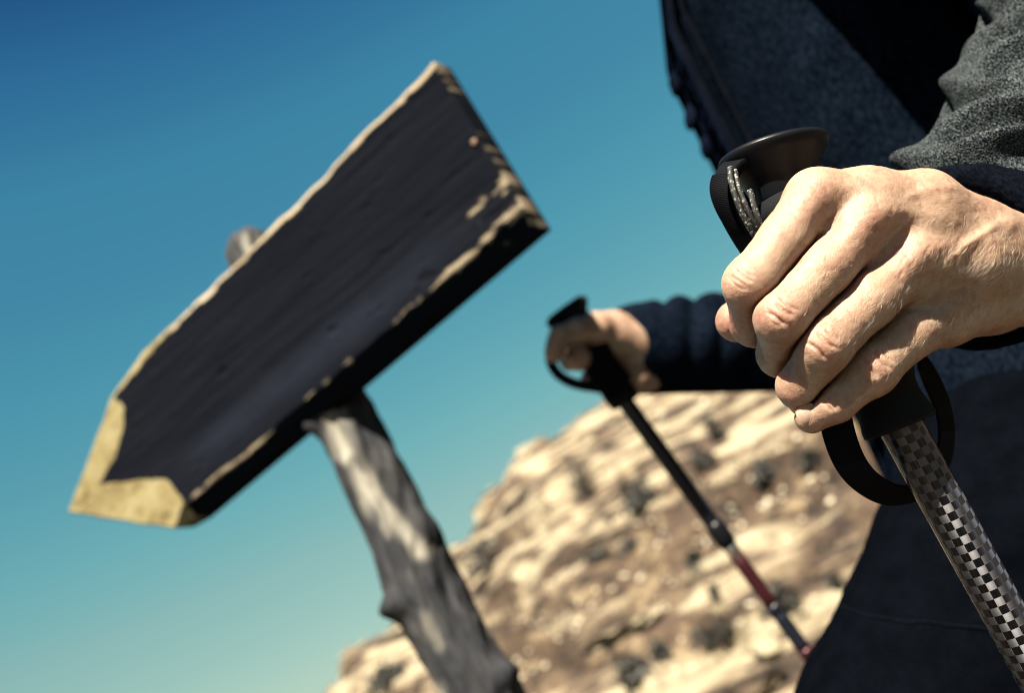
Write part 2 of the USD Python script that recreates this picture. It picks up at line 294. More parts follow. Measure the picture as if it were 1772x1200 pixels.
rockm = mat('hillside_rock', {
    'g': ('geometry', {}), 'a': ('attribute', {'attribute': 'earth'}),
    'mp': ('mapping', {'scale': (.45, .45, 4.0)}), 'n': ('noise_texture', {'scale': 1.1, 'detail': 8, 'roughness': .65, 'distortion': .6}),
    'n2': ('noise_texture', {'scale': 2.4, 'detail': 7, 'roughness': .7}), 'n3': ('noise_texture', {'scale': 16, 'detail': 5, 'roughness': .65}),
    'rr': ('rgb_ramp', {'ramp': [(.41, (.007, .0055, .005)), (.46, (.046, .031, .023)), (.505, (.128, .102, .070)), (.57, (.200, .172, .124))]}),
    're': ('rgb_ramp', {'ramp': [(.38, (.0075, .0052, .0044)), (.46, (.028, .018, .013)), (.55, (.052, .035, .0235)), (.63, (.115, .088, .056))]}),
    'ad': ('math', {'math_type': 'multiply_add', 'value2': .55, 'value3': -.27}), 'ad2': ('math', {'math_type': 'add'}),
    'mr': ('map_range', {'range_type': 'smoothstep', 'from_min': .28, 'from_max': .62, 'clamp': True}),
    'm': ('mix_color', {'blend_type': 'mix'}), 'b': ('bump', {'strength': 1.0, 'distance': .16}),
    'p': ('principled_bsdf', {'roughness': .9, 'specular_ior_level': .2})},
    [('g.position', 'mp.vector'), ('mp.vector', 'n.vector'), ('g.position', 'n2.vector'), ('g.position', 'n3.vector'), ('n.fac', 'rr.fac'), ('n2.fac', 're.fac'),
     ('n3.fac', 'ad.value1'), ('ad.value', 'ad2.value1'), ('a.fac', 'ad2.value2'), ('ad2.value', 'mr.value'), ('mr.result', 'm.fac'), ('rr.color', 'm.a'), ('re.color', 'm.b'),
     ('m.result', 'p.base_color'), ('n2.fac', 'b.height'), ('b.normal', 'p.normal')])
tag(stage.GetPrimAtPath(obj('hillside', (gv, gf), rockm, attrs={'earth': earth})), kind='structure')

# shrubs: low dark cushions of twigs and small leaves, some put in for brown shadows
shrubm = mat('shrub_leaves', {'o': ('geometry', {}), 'r': ('rgb_ramp', {'ramp': [(0, (0.00632, 0.00575, 0.00525)), (.6, (0.01470, 0.01207, 0.00895)), (1, (0.03678, 0.02733, 0.01683))]}), 'p': ('principled_bsdf', {'roughness': .7})}, [('o.random_per_island', 'r.fac'), ('r.color', 'p.base_color')])
twigm = mat('shrub_twigs', {'p': ('principled_bsdf', {'base_color': (.06, .045, .03), 'roughness': .9})})
def shrub(px, py, wpx, hpx, label, seed, group=None, dens=1.0):
    c = hit(px, py + hpx * .4)
    if c is None: return
    g = np.random.default_rng(seed); d = c @ FW; w, h = wpx / FPX * d / 2, hpx / FPX * d / 2
    path, o = thing('shrub', label, 'shrub', group, c)
    n = int(330 * dens); v = g.normal(size=(n, 3)); v /= np.linalg.norm(v, axis=1, keepdims=True); v *= g.uniform(.1, 1.25, (n, 1)) ** .6; v[:, 2] = np.abs(v[:, 2])
    lump = .65 + .6 * meshkit.noise(v * 2.2 + seed, seed)
    P = v * lump[:, None] * (w, w * .8, h * 1.9) + c
    size = .10 * w + .03; a = g.normal(size=(n, 3)); a /= np.linalg.norm(a, axis=1, keepdims=True); b = np.cross(a, g.normal(size=(n, 3))); b /= np.linalg.norm(b, axis=1, keepdims=True)
    s = size * g.uniform(.6, 1.3, (n, 1)); V = np.stack([P - a * s, P + b * s * .5, P + a * s, P - b * s * .5], 1).reshape(-1, 3)
    k = np.arange(n) * 4; obj('foliage', (V, np.vstack([np.stack([k, k + 1, k + 2], 1), np.stack([k, k + 2, k + 3], 1)])), shrubm, path, o, smooth=False)
    tw = [tube(np.array([c + (0, 0, -.05), c + (q * (w, w * .8, h)) * .4 + (0, 0, h * .3), c + q * (w, w * .8, h * 1.7) * .85]), np.array([.02, .014, .006]) * (.5 + w), 5) for q in v[:9]]
    obj('stem', merge(*tw), twigm, path, o)
for k, (px, py, w, h, lb) in enumerate([
    (1018, 828, 46, 110, 'tall ragged dark shrub on the pale rock left of the far pole'), (1112, 853, 78, 66, 'round solid dark bush beside the far pole, darkest on the hill'),
    (1247, 742, 34, 60, 'upper dark shrub right of the far pole near the skyline'), (1222, 792, 54, 54, 'lower dark shrub right of the far pole below its twin'),
    (848, 962, 84, 60, 'spreading dark shrub on pale rock just right of the wooden post'), (677, 1172, 92, 52, 'long dark shrub on the rock left of the wooden post'),
    (872, 1160, 40, 70, 'dark shrub touching the right edge of the wooden post at the bottom'), (1100, 1160, 74, 56, 'wide dark shrub added for a shadow low in the middle of the slope'),
    (1147, 1128, 44, 38, 'small dark shrub added for a shadow above the wide one low on the slope'), (1243, 1025, 32, 30, 'tiny dark shrub added for a shadow in brown earth left of the red pole section'),
    (1206, 968, 42, 30, 'flat dark shrub added for a shadow on brown earth left of the far pole joint'), (1096, 942, 52, 28, 'low flat shrub added for a shadow at the border of rock and brown earth'),
    (1330, 815, 60, 46, 'brown dark shrub added for a shadow behind the near hand at the little finger'), (1410, 795, 62, 40, 'dark shrub added for a shadow next to the hanging strap of the near pole'),
    (1040, 965, 60, 26, 'thin streak of dark shrub added for a shadow on a rock shelf'), (1360, 1040, 70, 52, 'dark shrub added for a shadow at the foot of the pale slab behind the far pole'),
    (1235, 1100, 110, 60, 'broad thin brown shrub added for a shadow below the far pole tip'), (1450, 1010, 40, 30, 'small shrub added for a shadow on the pale slab beside the trousers')]):
    shrub(px, py, w * .9, h * .85, lb, 100 + k, dens=.35 if 'thin' in lb else .5 if k in (7, 8, 9, 10, 11, 13, 15, 17) else 1.0)
# stones lying in the brown earth
stonem = mat('pale_stone', {'g': ('texture_coordinate', {}), 'n': ('noise_texture', {'scale': 9, 'detail': 4}), 'r': ('rgb_ramp', {'ramp': [(.3, (0.22067, 0.18914, 0.14186)), (.7, (0.31524, 0.27846, 0.22067))]}), 'p': ('principled_bsdf', {'roughness': .8})}, [('g.object', 'n.vector'), ('n.fac', 'r.fac'), ('r.color', 'p.base_color')])
def stone_mesh(seed, sub=2):
    m = trimesh.creation.icosphere(sub, 1.0); v = m.vertices * (1, .85, .7)
    v = v * (1 + (meshkit.noise(v * 1.7 + seed * 3.3, seed) - .5)[:, None] * .7); return v, m.faces
stage.CreateClassPrim('/World/Stones')
protos = []
for k in range(4):
    pth = f'/World/Stones/kind_{k}'; stage.DefinePrim(pth, 'Xform'); usdkit.mesh(stage, pth + '/stone', stone_mesh(k + 1), stonem, smooth=40); protos.append(pth)
spots = [(1105, 845), (1150, 800), (1172, 832), (1240, 755), (1270, 818), (1300, 830), (1265, 880), (1318, 880), (1335, 872), (1355, 865), (1390, 820), (1405, 832), (1355, 850), (1330, 875), (1272, 893), (1285, 910), (1223, 940), (1200, 870), (1082, 1000), (1110, 1003), (1025, 1053), (1003, 1078), (998, 1092), (1155, 1056), (1172, 1165), (1268, 1105), (1283, 1080), (1300, 1050), (1318, 1095), (1340, 1052), (1412, 1040), (1180, 1110), (895, 1145), (905, 1175), (945, 1155), (968, 1110), (1060, 1022), (1140, 945), (1130, 905), (1145, 720), (1220, 700), (1380, 760), (1350, 780), (1440, 870), (1300, 770)]
for k in range(75):
    t = rng.uniform(); spots.append((880 + 560 * t + rng.normal() * 26, 1110 - 270 * t + rng.normal() * 60))
ns = 0
for k, (px, py) in enumerate(spots):
    c = hit(px, py)
    if c is None: continue
    d = c @ FW; s = rng.uniform(9, 17) / FPX * d / 2 if k < 45 else rng.uniform(4, 10) / FPX * d / 2
    x = UsdGeom.Xform.Define(stage, numbered('/World', 'stone')); x.AddTranslateOp().Set(Gf.Vec3d(*map(float, c + (0, 0, s * .3)))); x.AddRotateXYZOp().Set(Gf.Vec3f(*map(float, rng.uniform(0, 360, 3) * (.1, .1, 1)))); x.AddScaleOp().Set(Gf.Vec3f(float(s), float(s), float(s)))
    x.GetPrim().GetReferences().AddInternalReference(protos[k % 4]); x.GetPrim().SetInstanceable(True)
    tag(x.GetPrim(), 'small pale stone lying loose on the brown earth of the slope', 'stone', 'pale stones scattered on the brown slope')
# boulders: bigger pale rocks of their own
for k, (px, py, w, h, lb) in enumerate([(1478, 960, 150, 120, 'big pale boulder right of the far pole beside the trousers'), (1340, 1090, 80, 70, 'pale boulder just behind the far pole tip'), (1310, 1165, 120, 60, 'cream boulder at the bottom edge left of the trousers'), (1200, 640, 50, 30, None), (1080, 1080, 150, 36, 'long low cream rock shelf under the brown slope')]):
    c = hit(px, py + h * .3) if lb else None
    if c is None: continue
    d = c @ FW; v, f = stone_mesh(30 + k, 4); w_, h_ = w / FPX * d / 2, h / FPX * d / 2
    v = v + (meshkit.fbm(v * 3 + k, 4, 8) - .5)[:, None] * v * .55; q = v[:, 2] / .28; v[:, 2] += (np.floor(q) + np.clip((q - np.floor(q) - .5) * 2.2, 0, 1) - q) * .28 * .6
    path, o = thing('boulder', lb, 'boulder', None, c); obj('rock', (v * (w_, w_, h_ * 1.3) + c, f), rockm, path, o, smooth=35, attrs={'earth': np.zeros(len(v))} if False else None)
# the flat rock the front foot stands on
v, f = stone_mesh(55, 4); v = v * (1 + (meshkit.fbm(v * 2.5, 4, 2) - .5)[:, None] * .4); v[:, 2] = np.clip(v[:, 2], -1, .42)
path, o = thing('boulder', 'flat topped rock under the front boot', 'boulder', None, (0.0, .73, -.9))
obj('rock', (v * (.30, .24, .30) + (0.0, .73, -.765 - .42 * .30 + 0.0), f), rockm, path, o, smooth=35)
# ------------------------------------------------------------------ the signpost: arrow board nailed to a rough trunk
BO = U(767.6, 90.5, 1.0)
BA = np.array([-.88250671, .46835129, -.04276662]); BU = np.array([-.03211691, .03070558, .99901235]); BN = np.cross(BA, BU)   # along, up, away
def on_board(px, py):
    d = U(px, py, 1.0); P = d * ((BO @ BN) / (d @ BN)) - BO; return np.array([P @ BA, P @ BU])
post_base = BO + BA * .29 + BN * .08; post_base = np.array([post_base[0], post_base[1], -1.1])
SP, SO = thing('signpost', 'weathered wooden signpost with a blank black arrow board and yellow tip', 'signpost', loc=post_base * (1, 1, 0) + (0, 0, -.92))
out = np.array([on_board(*q) for q in ((752, 104), (500, 367), (245, 612), (192, 690), (118, 886), (304, 917), (335, 900), (640, 640), (929, 391))])
from shapely.geometry import Polygon, Point, LineString
from shapely import affinity, contains_xy
TH = .026
# front face grid clipped to the outline: sample columns along u between the lower and upper edges
def edge_fn(pts):
    pts = np.array(sorted(pts, key=lambda q: q[0])); return lambda u: np.interp(u, pts[:, 0], pts[:, 1])
tip = out[4]
upper = edge_fn([out[0], out[1], out[2], out[3], tip + (0, .0005)]); lower = edge_fn([out[8], out[7], out[6], out[5], tip - (0, .0005)])
u0f = lambda v: np.interp(v, [out[8][1], out[0][1]], [out[8][0], out[0][0]])
NU, NV = 300, 84
u = np.linspace(0, 1, NU); vv_ = np.linspace(0, 1, NV)
def board_pt(uu, v):
    u_lo = out[8][0] * (1 - v) + out[0][0] * v; U_ = u_lo + (tip[0] - u_lo) * uu
    lo, hi = lower(U_), upper(U_); return U_, lo + (hi - lo) * v
UU, VV = np.meshgrid(u, vv_, indexing='ij'); bu, bv = board_pt(UU, VV)
hgt = np.maximum(upper(bu) - lower(bu), 1e-4); fromtop = (1 - VV) * hgt; frombot = VV * hgt
endl = np.abs(bu - u0f(bv))
P3 = np.stack([bu * 4, bv * 30, 0 * bu], -1)
wav = (meshkit.fbm(np.stack([bu * 9, bv * 9, 0 * bu], -1), 3, 61) - .5)
topbev = .0048 + .0035 * (meshkit.fbm(np.stack([bu * 22, 0 * bu, 0 * bu], -1), 3, 2) - .5); botbev = .023 + .010 * (meshkit.fbm(np.stack([bu * 14, 0 * bu, 0 * bu + 3], -1), 3, 9) - .5)
topbev = topbev * np.clip((.615 - bu) / .03, .12, 1); botbev = botbev * np.clip((.60 - bu) / .03, .1, 1)
VS = (BO + .3 * BA - .1 * BU); VS = VS / (VS @ BN)                  # bevels are cut back along this direction
dep = np.zeros_like(bu)
dep = np.maximum(dep, (topbev - fromtop).clip(0) * 1.0); dep = np.maximum(dep, (botbev - frombot).clip(0) * .55); dep = np.maximum(dep, (.004 - endl).clip(0) * .8)
grain = (meshkit.fbm(np.stack([bu * 12, bv * 160, 0 * bu], -1), 3, 8) - .5) * .0004 + wav * .0012
chip = np.clip(meshkit.fbm(np.stack([bu * 30, bv * 70, 0 * bu], -1), 4, 19) - .70, 0, 1) * .010
dep = np.minimum(dep + grain + chip, TH - .004)
edge_w = np.exp(-fromtop / .006) + np.exp(-endl / .010) * .75
Fp = BO + bu[..., None] * BA + (bv + (meshkit.fbm(np.stack([bu * 26, 0 * bu, 0 * bu + 9], -1), 3, 4) - .5) * .006)[..., None] * BU + dep[..., None] * VS
Bp = BO + bu[..., None] * BA + bv[..., None] * BU + TH * BN
# painted: 0 bare wood, .5 black, 1 yellow
inner = Polygon([on_board(*q) for q in ((196, 690), (214, 702), (213, 742), (198, 790), (171, 838), (230, 832), (288, 830), (312, 860), (340, 905), (1100, 420), (760, 0))])
yel = ~contains_xy(inner, bu.ravel(), bv.ravel()).reshape(bu.shape)
lowtip = Polygon([on_board(*q) for q in ((248, 905), (300, 852), (345, 890), (310, 930))])
nz = meshkit.fbm(np.stack([bu * 38, bv * 120, 0 * bu], -1), 4, 33); nz2 = meshkit.fbm(np.stack([bu * 16, bv * 16, 0 * bu], -1), 3, 35)
ridge = np.exp(-((frombot - botbev) / .0045) ** 2) * (.25 + .75 * np.exp(-((bu - .49) / .10) ** 2) + .5 * np.exp(-((bu - .12) / .05) ** 2))
corner = np.exp(-((bu - .03) ** 2 / .07 ** 2 + (bv + .185) ** 2 / .04 ** 2)) * (.35 + 1.1 * (meshkit.fbm(np.stack([bu * 55, bv * 240, 0 * bu], -1), 4, 44) - .38).clip(0) * 4)
bare = np.clip(np.exp(-(fromtop / (topbev * 1.05)) ** 4) * (1.15 + 3.0 * (meshkit.fbm(np.stack([bu * 34, bv * 40, 0 * bu + 5], -1), 3, 27) - .42)) * np.clip(bu / .03 + .3, 0, 1) + np.exp(-endl / .006) * .42 + ridge * .95 + corner * .5, 0, 2.2) + (nz - .5) * 1.1 + (nz2 - .5) * .6
bare = np.clip((bare - .52) * 5, 0, 1) * ~yel
fade = np.clip(np.exp(-((frombot - .055 - .03 * (bu - .3)) / .018) ** 2) * np.clip((bu - .04) / .1, 0, 1) * np.clip((.62 - bu) / .15, 0, 1) * (nz2 + .35), 0, 1)
n_, m_ = bu.shape; N_ = n_ * m_
i, j = np.meshgrid(np.arange(n_ - 1), np.arange(m_ - 1), indexing='ij'); q = np.stack([i * m_ + j, (i + 1) * m_ + j, (i + 1) * m_ + j + 1, i * m_ + j + 1], -1).reshape(-1, 4)
fq = np.vstack([q[:, [0, 1, 2]], q[:, [0, 2, 3]]])
ring = np.r_[np.arange(m_), np.arange(1, n_) * m_ + m_ - 1, (n_ - 1) * m_ + np.arange(m_ - 2, -1, -1), np.arange(n_ - 2, 0, -1) * m_]; r2 = np.roll(ring, -1)
bm_ = trimesh.Trimesh(np.vstack([Fp.reshape(-1, 3), Bp.reshape(-1, 3)]), np.vstack([fq, fq[:, ::-1] + N_, np.stack([ring, r2 + N_, r2], 1), np.stack([ring, ring + N_, r2 + N_], 1)]), process=False)
if bm_.volume < 0: bm_.faces = bm_.faces[:, ::-1]
# the sawn edges: bare and grey at the butt end, black elsewhere
two = lambda a, b: np.r_[a.ravel(), b.ravel()]
paint = mat('board_paint', {
    'g': ('texture_coordinate', {}), 'ay': ('attribute', {'attribute': 'yellow'}), 'ab': ('attribute', {'attribute': 'bare'}), 'af': ('attribute', {'attribute': 'fade'}),
    'mp': ('mapping', {'rotation': (0, .0, -.488), 'scale': (1, 1, 1)}), 'mp2': ('mapping', {'scale': (7, 7, 130)}), 'n': ('noise_texture', {'scale': 1, 'detail': 5, 'roughness': .6}), 'n2': ('noise_texture', {'scale': 26, 'detail': 6, 'roughness': .7}),
    'blk': ('rgb_ramp', {'ramp': [(.35, (.0024, .0029, .0047)), (.7, (.0044, .0051, .0076))]}), 'yl': ('rgb_ramp', {'ramp': [(.33, (0.05822, 0.04374, 0.02109)), (.5, (0.11644, 0.09684, 0.05155)), (.7, (0.14555, 0.12808, 0.07810))]}),
    'wd': ('rgb_ramp', {'ramp': [(.3, (0.05538, 0.04317, 0.03323)), (.5, (0.14953, 0.12184, 0.08861)), (.7, (0.21044, 0.18275, 0.14399))]}),
    'm0': ('mix_color', {'b': (.0062, .0076, .0125)}), 'm1': ('mix_color', {}), 'm2': ('mix_color', {}), 'b': ('bump', {'strength': .5, 'distance': .003}),
    'p': ('principled_bsdf', {'roughness': .75, 'specular_ior_level': .0})},
    [('g.object', 'mp.vector'), ('mp.vector', 'mp2.vector'), ('mp2.vector', 'n.vector'), ('g.object', 'n2.vector'), ('n.fac', 'blk.fac'), ('n2.fac', 'yl.fac'), ('n.fac', 'wd.fac'), ('blk.color', 'm0.a'), ('af.fac', 'm0.fac'), ('m0.result', 'm1.a'), ('yl.color', 'm1.b'), ('ay.fac', 'm1.fac'), ('m1.result', 'm2.a'), ('wd.color', 'm2.b'), ('ab.fac', 'm2.fac'), ('m2.result', 'p.base_color'), ('n.fac', 'b.height'), ('b.normal', 'p.normal')])
obj('arrow_board', bm_, paint, SP, SO, smooth=False, attrs={'yellow': two(yel * 1.0, yel * 0.0), 'bare': two(bare, bare * 0), 'fade': two(fade, fade * 0)})

# the trunk: follows its bends in the photograph, knots and stubs of its own
def post_pt(px, py):                                               # the trunk stands upright behind the board
    base = BO + BA * .30 + BN * (TH + .040); d = U(px, py, 1.0)
    k = (base[1]) / d[1]; return d * k
cl = np.array([post_pt(*q) for q in ((424, 412), (505, 560), (575, 690), (618, 768), (660, 850), (698, 930), (730, 1010), (768, 1085), (812, 1160), (850, 1240), (895, 1330))])
low = np.array([cl[-1] + np.array([.012, 0, -.12]), cl[-1] + np.array([.0, .01, -.30]), cl[-1] + np.array([.015, 0, -.5])]); cl = np.vstack([cl, low])
while cl[-1][2] > -1.0: cl = np.vstack([cl, cl[-1] + np.array([.004, 0, -.15])])
path = spline(cl, 360); zt = np.r_[0, np.cumsum(np.linalg.norm(np.diff(path, axis=0), axis=1))]
rad = np.interp(zt, [0, .012, .03, .12, .3, .42, .55, .8, 2], [.018, .027, .030, .034, .034, .035, .036, .037, .055])
pm = tube(path, rad, 140, ref=(1, 0, .1)); pv = pm.vertices.copy(); pn = normals(pv, pm.faces)
if (pn[50 * 140] @ (pv[50 * 140] - path[50])) < 0: pm.faces = pm.faces[:, ::-1]; pn = -pn
pp = np.stack([pv[:, 0] * 30, pv[:, 1] * 30, pv[:, 2] * 7], -1)
pd = (meshkit.fbm(pp, 4, 51) - .5) * .016 + (np.abs(meshkit.fbm(pp * 2.2, 3, 52) - .5)) * -.020 + (meshkit.fbm(pv * 9, 2, 53) - .5) * .010
for q, s_, h_ in (((700, 1048), .012, .017), ((748, 918), .020, .007), ((548, 742), .012, .010), ((625, 668), .010, .010), ((878, 1165), .014, .016)):
    c = post_pt(*q) + np.array([0, -.02, 0]); pd += h_ * np.exp(-(np.linalg.norm(pv - c, axis=1) / s_) ** 2)
bark_shade_mask = np.clip((meshkit.fbm(np.stack([pv[:, 0] * 20, pv[:, 1] * 20, pv[:, 2] * 6], -1), 4, 71) - .41) * 7, 0, 1)
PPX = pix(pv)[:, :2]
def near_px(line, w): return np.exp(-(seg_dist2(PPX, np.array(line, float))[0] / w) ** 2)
bark_shade_mask = np.clip(bark_shade_mask * 1.15 + .14 + 1.1 * near_px([(620, 700), (650, 780), (690, 850), (730, 910)], 34) + .9 * near_px([(690, 960), (700, 1050)], 32) + .8 * near_px([(575, 830), (590, 860)], 22) + .7 * near_px([(760, 1000), (800, 1100), (840, 1200)], 36) - 1.3 * near_px([(640, 830), (690, 900), (725, 950)], 20) - .9 * near_px([(570, 740), (585, 790)], 16) - .7 * near_px([(745, 1060), (760, 1120)], 14), 0, 1)  # bark patches; strokes also paint the shaded right side and the sunlit patch
pv = pv + pn * (pd + bark_shade_mask * .003)[:, None]
barkm = mat('weathered_trunk', {
    'g': ('texture_coordinate', {}), 'a': ('attribute', {'attribute': 'bark_shade'}), 'mp': ('mapping', {'scale': (60, 60, 9)}), 'n': ('noise_texture', {'scale': 1, 'detail': 6, 'roughness': .65, 'distortion': .5}), 'n2': ('noise_texture', {'scale': 22, 'detail': 5}),
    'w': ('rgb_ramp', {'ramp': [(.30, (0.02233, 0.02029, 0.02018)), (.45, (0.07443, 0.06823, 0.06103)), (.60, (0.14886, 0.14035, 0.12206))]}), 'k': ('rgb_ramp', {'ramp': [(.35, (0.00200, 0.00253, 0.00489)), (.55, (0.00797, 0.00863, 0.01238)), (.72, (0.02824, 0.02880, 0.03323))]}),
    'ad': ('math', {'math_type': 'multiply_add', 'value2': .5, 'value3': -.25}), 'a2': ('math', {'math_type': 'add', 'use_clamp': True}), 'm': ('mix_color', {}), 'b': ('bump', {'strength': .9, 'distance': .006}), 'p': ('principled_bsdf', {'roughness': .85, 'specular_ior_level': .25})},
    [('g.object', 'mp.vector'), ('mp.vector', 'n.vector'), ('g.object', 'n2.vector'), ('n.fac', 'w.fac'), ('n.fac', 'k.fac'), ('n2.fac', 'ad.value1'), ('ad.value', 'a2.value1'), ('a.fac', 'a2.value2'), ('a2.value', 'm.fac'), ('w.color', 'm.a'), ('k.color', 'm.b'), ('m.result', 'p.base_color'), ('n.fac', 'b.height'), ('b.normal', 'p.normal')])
obj('post', (pv, pm.faces), barkm, SP, SO, attrs={'bark_shade': bark_shade_mask})
nailm = mat('rusty_nail', {'p': ('principled_bsdf', {'base_color': (.10, .06, .04), 'metallic': .6, 'roughness': .6})})
for uu, v_ in (tuple(on_board(822, 246)),):
    c = BO + BA * uu + BU * v_ - BN * .001; m = lathe([(0, .0022), (.003, .0018), (.0036, .0004), (.0036, -.002), (.0015, -.002), (.0015, -.03), (0, -.03)], 16); obj('nail', (m.vertices @ frame(-BN).T + c, m.faces), nailm, SP + '/arrow_board', SO, smooth=30)
# ------------------------------------------------------------------ the person
person, PO = thing('person', 'person in grey knit jacket and black trousers gripping two trekking poles', 'person', loc=(0.40, 0.86, -0.90))

# near (left) hand: joints read off the photograph, (px, py, depth mm, radius mm)
def J(*rows): return [(C(x, y, d / 1000), r) for x, y, d, r in rows]
fingers = {
    'index':  J((1412, 345, 413, 12.2), (1360, 415, 407, 10.4), (1299, 492, 403, 10.6), (1304, 560, 423, 9.2), (1360, 590, 441, 7.6)),
    'middle': J((1500, 388, 409, 12.0), (1430, 465, 401, 10.7), (1354, 549, 395, 10.6), (1352, 612, 415, 9.4), (1405, 645, 434, 7.6)),
    'ring':   J((1579, 453, 411, 11.8), (1503, 520, 402, 10.7), (1424, 601, 394, 10.3), (1385, 668, 405, 9.0), (1395, 694, 422, 7.3)),
    'pinky':  J((1645, 551, 421, 10.2), (1571, 581, 410, 9.8), (1509, 642, 402, 9.6), (1446, 697, 400, 7.4), (1404, 722, 404, 6.7))}
thumb = J((1640, 400, 462, 14), (1470, 440, 470, 11.5), (1345, 520, 459, 10.2), (1275, 556, 448, 9.4))
backhand = [
    J((1412, 345, 413, 12.0), (1500, 345, 417, 12.5), (1600, 352, 421, 13), (1714, 424, 437, 14)),
    J((1500, 388, 409, 11.8), (1600, 395, 418, 13), (1700, 418, 431, 14), (1764, 448, 445, 15)),
    J((1583, 458, 411, 11.0), (1680, 458, 419, 12.5), (1780, 462, 440, 14)),
    J((1645, 551, 421, 10.0), (1720, 525, 434, 12), (1800, 490, 452, 14))]
palm = [J((1440, 400, 424, 11), (1560, 410, 434, 15), (1720, 450, 454, 17)), J((1540, 480, 424, 12), (1640, 510, 436, 15), (1760, 500, 458, 16)),
        J((1500, 400, 455, 12), (1640, 420, 460, 15)), J((1462, 404, 414, 9.5), (1552, 468, 412.5, 10), (1622, 548, 421, 9.5))]
wrist = J((1745, 442, 450, 17), (1775, 330, 505, 19), (1845, 110, 570, 24), (1880, -90, 622, 27))
wrist2 = J((1775, 470, 455, 15), (1815, 390, 505, 18), (1880, 160, 570, 24), (1905, -60, 622, 27))
def near_hand(p):
    fs = [chain(p, ch, 4.0) for ch in fingers.values()]; d = None
    for i, f_ in enumerate(fs):                                    # neighbours press on each other: each finger ends just short of the plane between them
        c = f_
        for j in (i - 1, i + 1):
            if 0 <= j < 4: c = -smin(-c, -((f_ - fs[j]) * .5 + .55), 1.3)
        d = c if d is None else np.minimum(d, c)
    b = None
    for ch in backhand + palm:
        c = chain(p, ch, 6); b = c if b is None else smin(b, c, 10)
    w = smin(chain(p, wrist, 10), chain(p, wrist2, 10), 14)
    b = smin(b, w, 14)
    d = smin(d, b, 4.5)
    return smin(d, chain(p, thumb, 6), 2.0)
pts = np.array([x for ch in list(fingers.values()) + [thumb] + backhand + palm + [wrist[:3], wrist2[:3]] for x, _ in ch])
hand = nets(near_hand, pts.min(0) - 24, pts.max(0) + 24, .6)
# cut what hides deep in the sleeve out of the detailed work
trimesh.smoothing.filter_taubin(hand, iterations=6)
hv, hf = hand.vertices.copy(), hand.faces.copy()
n = normals(hv, hf)
def px_of(v): return np.stack([886 + FPX * v[:, 0] / -v[:, 2], 600 - FPX * v[:, 1] / -v[:, 2]], 1)
P2 = px_of(hv); facing = np.clip((n * (-hv / np.linalg.norm(hv, axis=1, keepdims=True))).sum(1) * 2.2 + .15, 0, 1)
facing *= (hv[:, 2] > -475)
disp = np.zeros(len(hv)); flush = np.zeros(len(hv))
def stroke(line, width, height, taper=True, sharp=2.0):             # width in px (gaussian sigma), height in mm
    lo, hi = np.min(line, 0) - 5 * width, np.max(line, 0) + 5 * width
    m = np.all((P2 > lo) & (P2 < hi), 1) & (facing > 0)
    if not m.any(): return
    line = spline(np.c_[np.asarray(line, float), np.zeros(len(line))], 24)[:, :2] if len(line) > 2 else np.asarray(line, float)
    d, t = seg_dist2(P2[m], line)
    e = np.exp(-.5 * (d / width) ** sharp) * height * facing[m]
    if taper: e *= np.clip(np.minimum(t, 1 - t) * 4 + .12, 0, 1)
    disp[m] += e
def blob(x, y, rx, ry, ang, height):
    a = math.radians(ang); q = P2 - (x, y); u = q[:, 0] * math.cos(a) + q[:, 1] * math.sin(a); v = -q[:, 0] * math.sin(a) + q[:, 1] * math.cos(a)
    disp[:] += height * facing * np.exp(-(u / rx) ** 2 - (v / ry) ** 2)
# knuckles of the fist, hollows between them, tendons and veins
blob(1400, 345, 40, 30, -40, 1.2); blob(1500, 378, 42, 32, -35, 1.8); blob(1578, 440, 38, 30, -30, 1.6); blob(1640, 540, 40, 26, -30, 1.0)
blob(1432, 398, 24, 30, 30, -1.6); blob(1552, 412, 24, 40, 40, -2.8); blob(1612, 486, 26, 34, 40, -2.2)
stroke([(1500, 372), (1590, 372), (1690, 395)], 11, .5); stroke([(1580, 440), (1650, 425), (1740, 415)], 10, .6)
stroke([(1420, 330), (1520, 318), (1650, 340)], 13, .7); stroke([(1640, 530), (1700, 505), (1772, 480)], 12, .9)
stroke([(1615, 480), (1660, 435), (1700, 405), (1742, 380)], 6, 1.1); stroke([(1560, 350), (1600, 330), (1660, 325)], 5, .4); stroke([(1700, 402), (1722, 430), (1735, 470)], 4, .5)
stroke([(1640, 500), (1700, 490), (1760, 470)], 13, -.6)
blob(1748, 388, 16, 14, 0, 1.2)
# finger joints: the knob, its creases and rings of fine wrinkles
def joint(x, y, ang, half, knob, creases, rings=True):
    a = math.radians(ang); t = np.array([math.cos(a), math.sin(a)]); s = np.array([-t[1], t[0]])
    blob(x, y, half * 1.0, half * .85, ang, knob)
    for off, w, dep in creases:
        c = np.array([x, y]) + t * off
        stroke([c - s * half * w + t * 4 * np.sign(off + .01), c + t * 0, c + s * half * w + t * 4 * np.sign(off + .01)], 2.3, -dep * 2.3)
    if rings:
        for k in range(7):
            off = (k - 3) * half * .22 + rng.normal() * 1.5; c = np.array([x, y]) + t * off; w = rng.uniform(.45, .8)
            bow = off * .35
            stroke([c - s * half * w - t * bow, c, c + s * half * w - t * bow], 2.0, -rng.uniform(.10, .26))
    flush[:] += .42 * np.exp(-((P2 - (x, y)) ** 2).sum(1) / (half * 1.0) ** 2)
joint(1284, 482, 125, 28, .7, [(-12, .7, .22), (-4, .8, .3), (6, .7, .2)])
joint(1350, 543, 128, 32, .8, [(-20, .75, .3), (-8, .7, .42), (9, .65, .3)])
joint(1424, 596, 132, 32, .9, [(-20, .5, .22), (-7, .8, .5), (13, .75, .38)])
joint(1512, 634, 140, 30, .9, [(-16, .85, .45), (-28, .7, .2), (6, .7, .4), (22, .8, .25)])
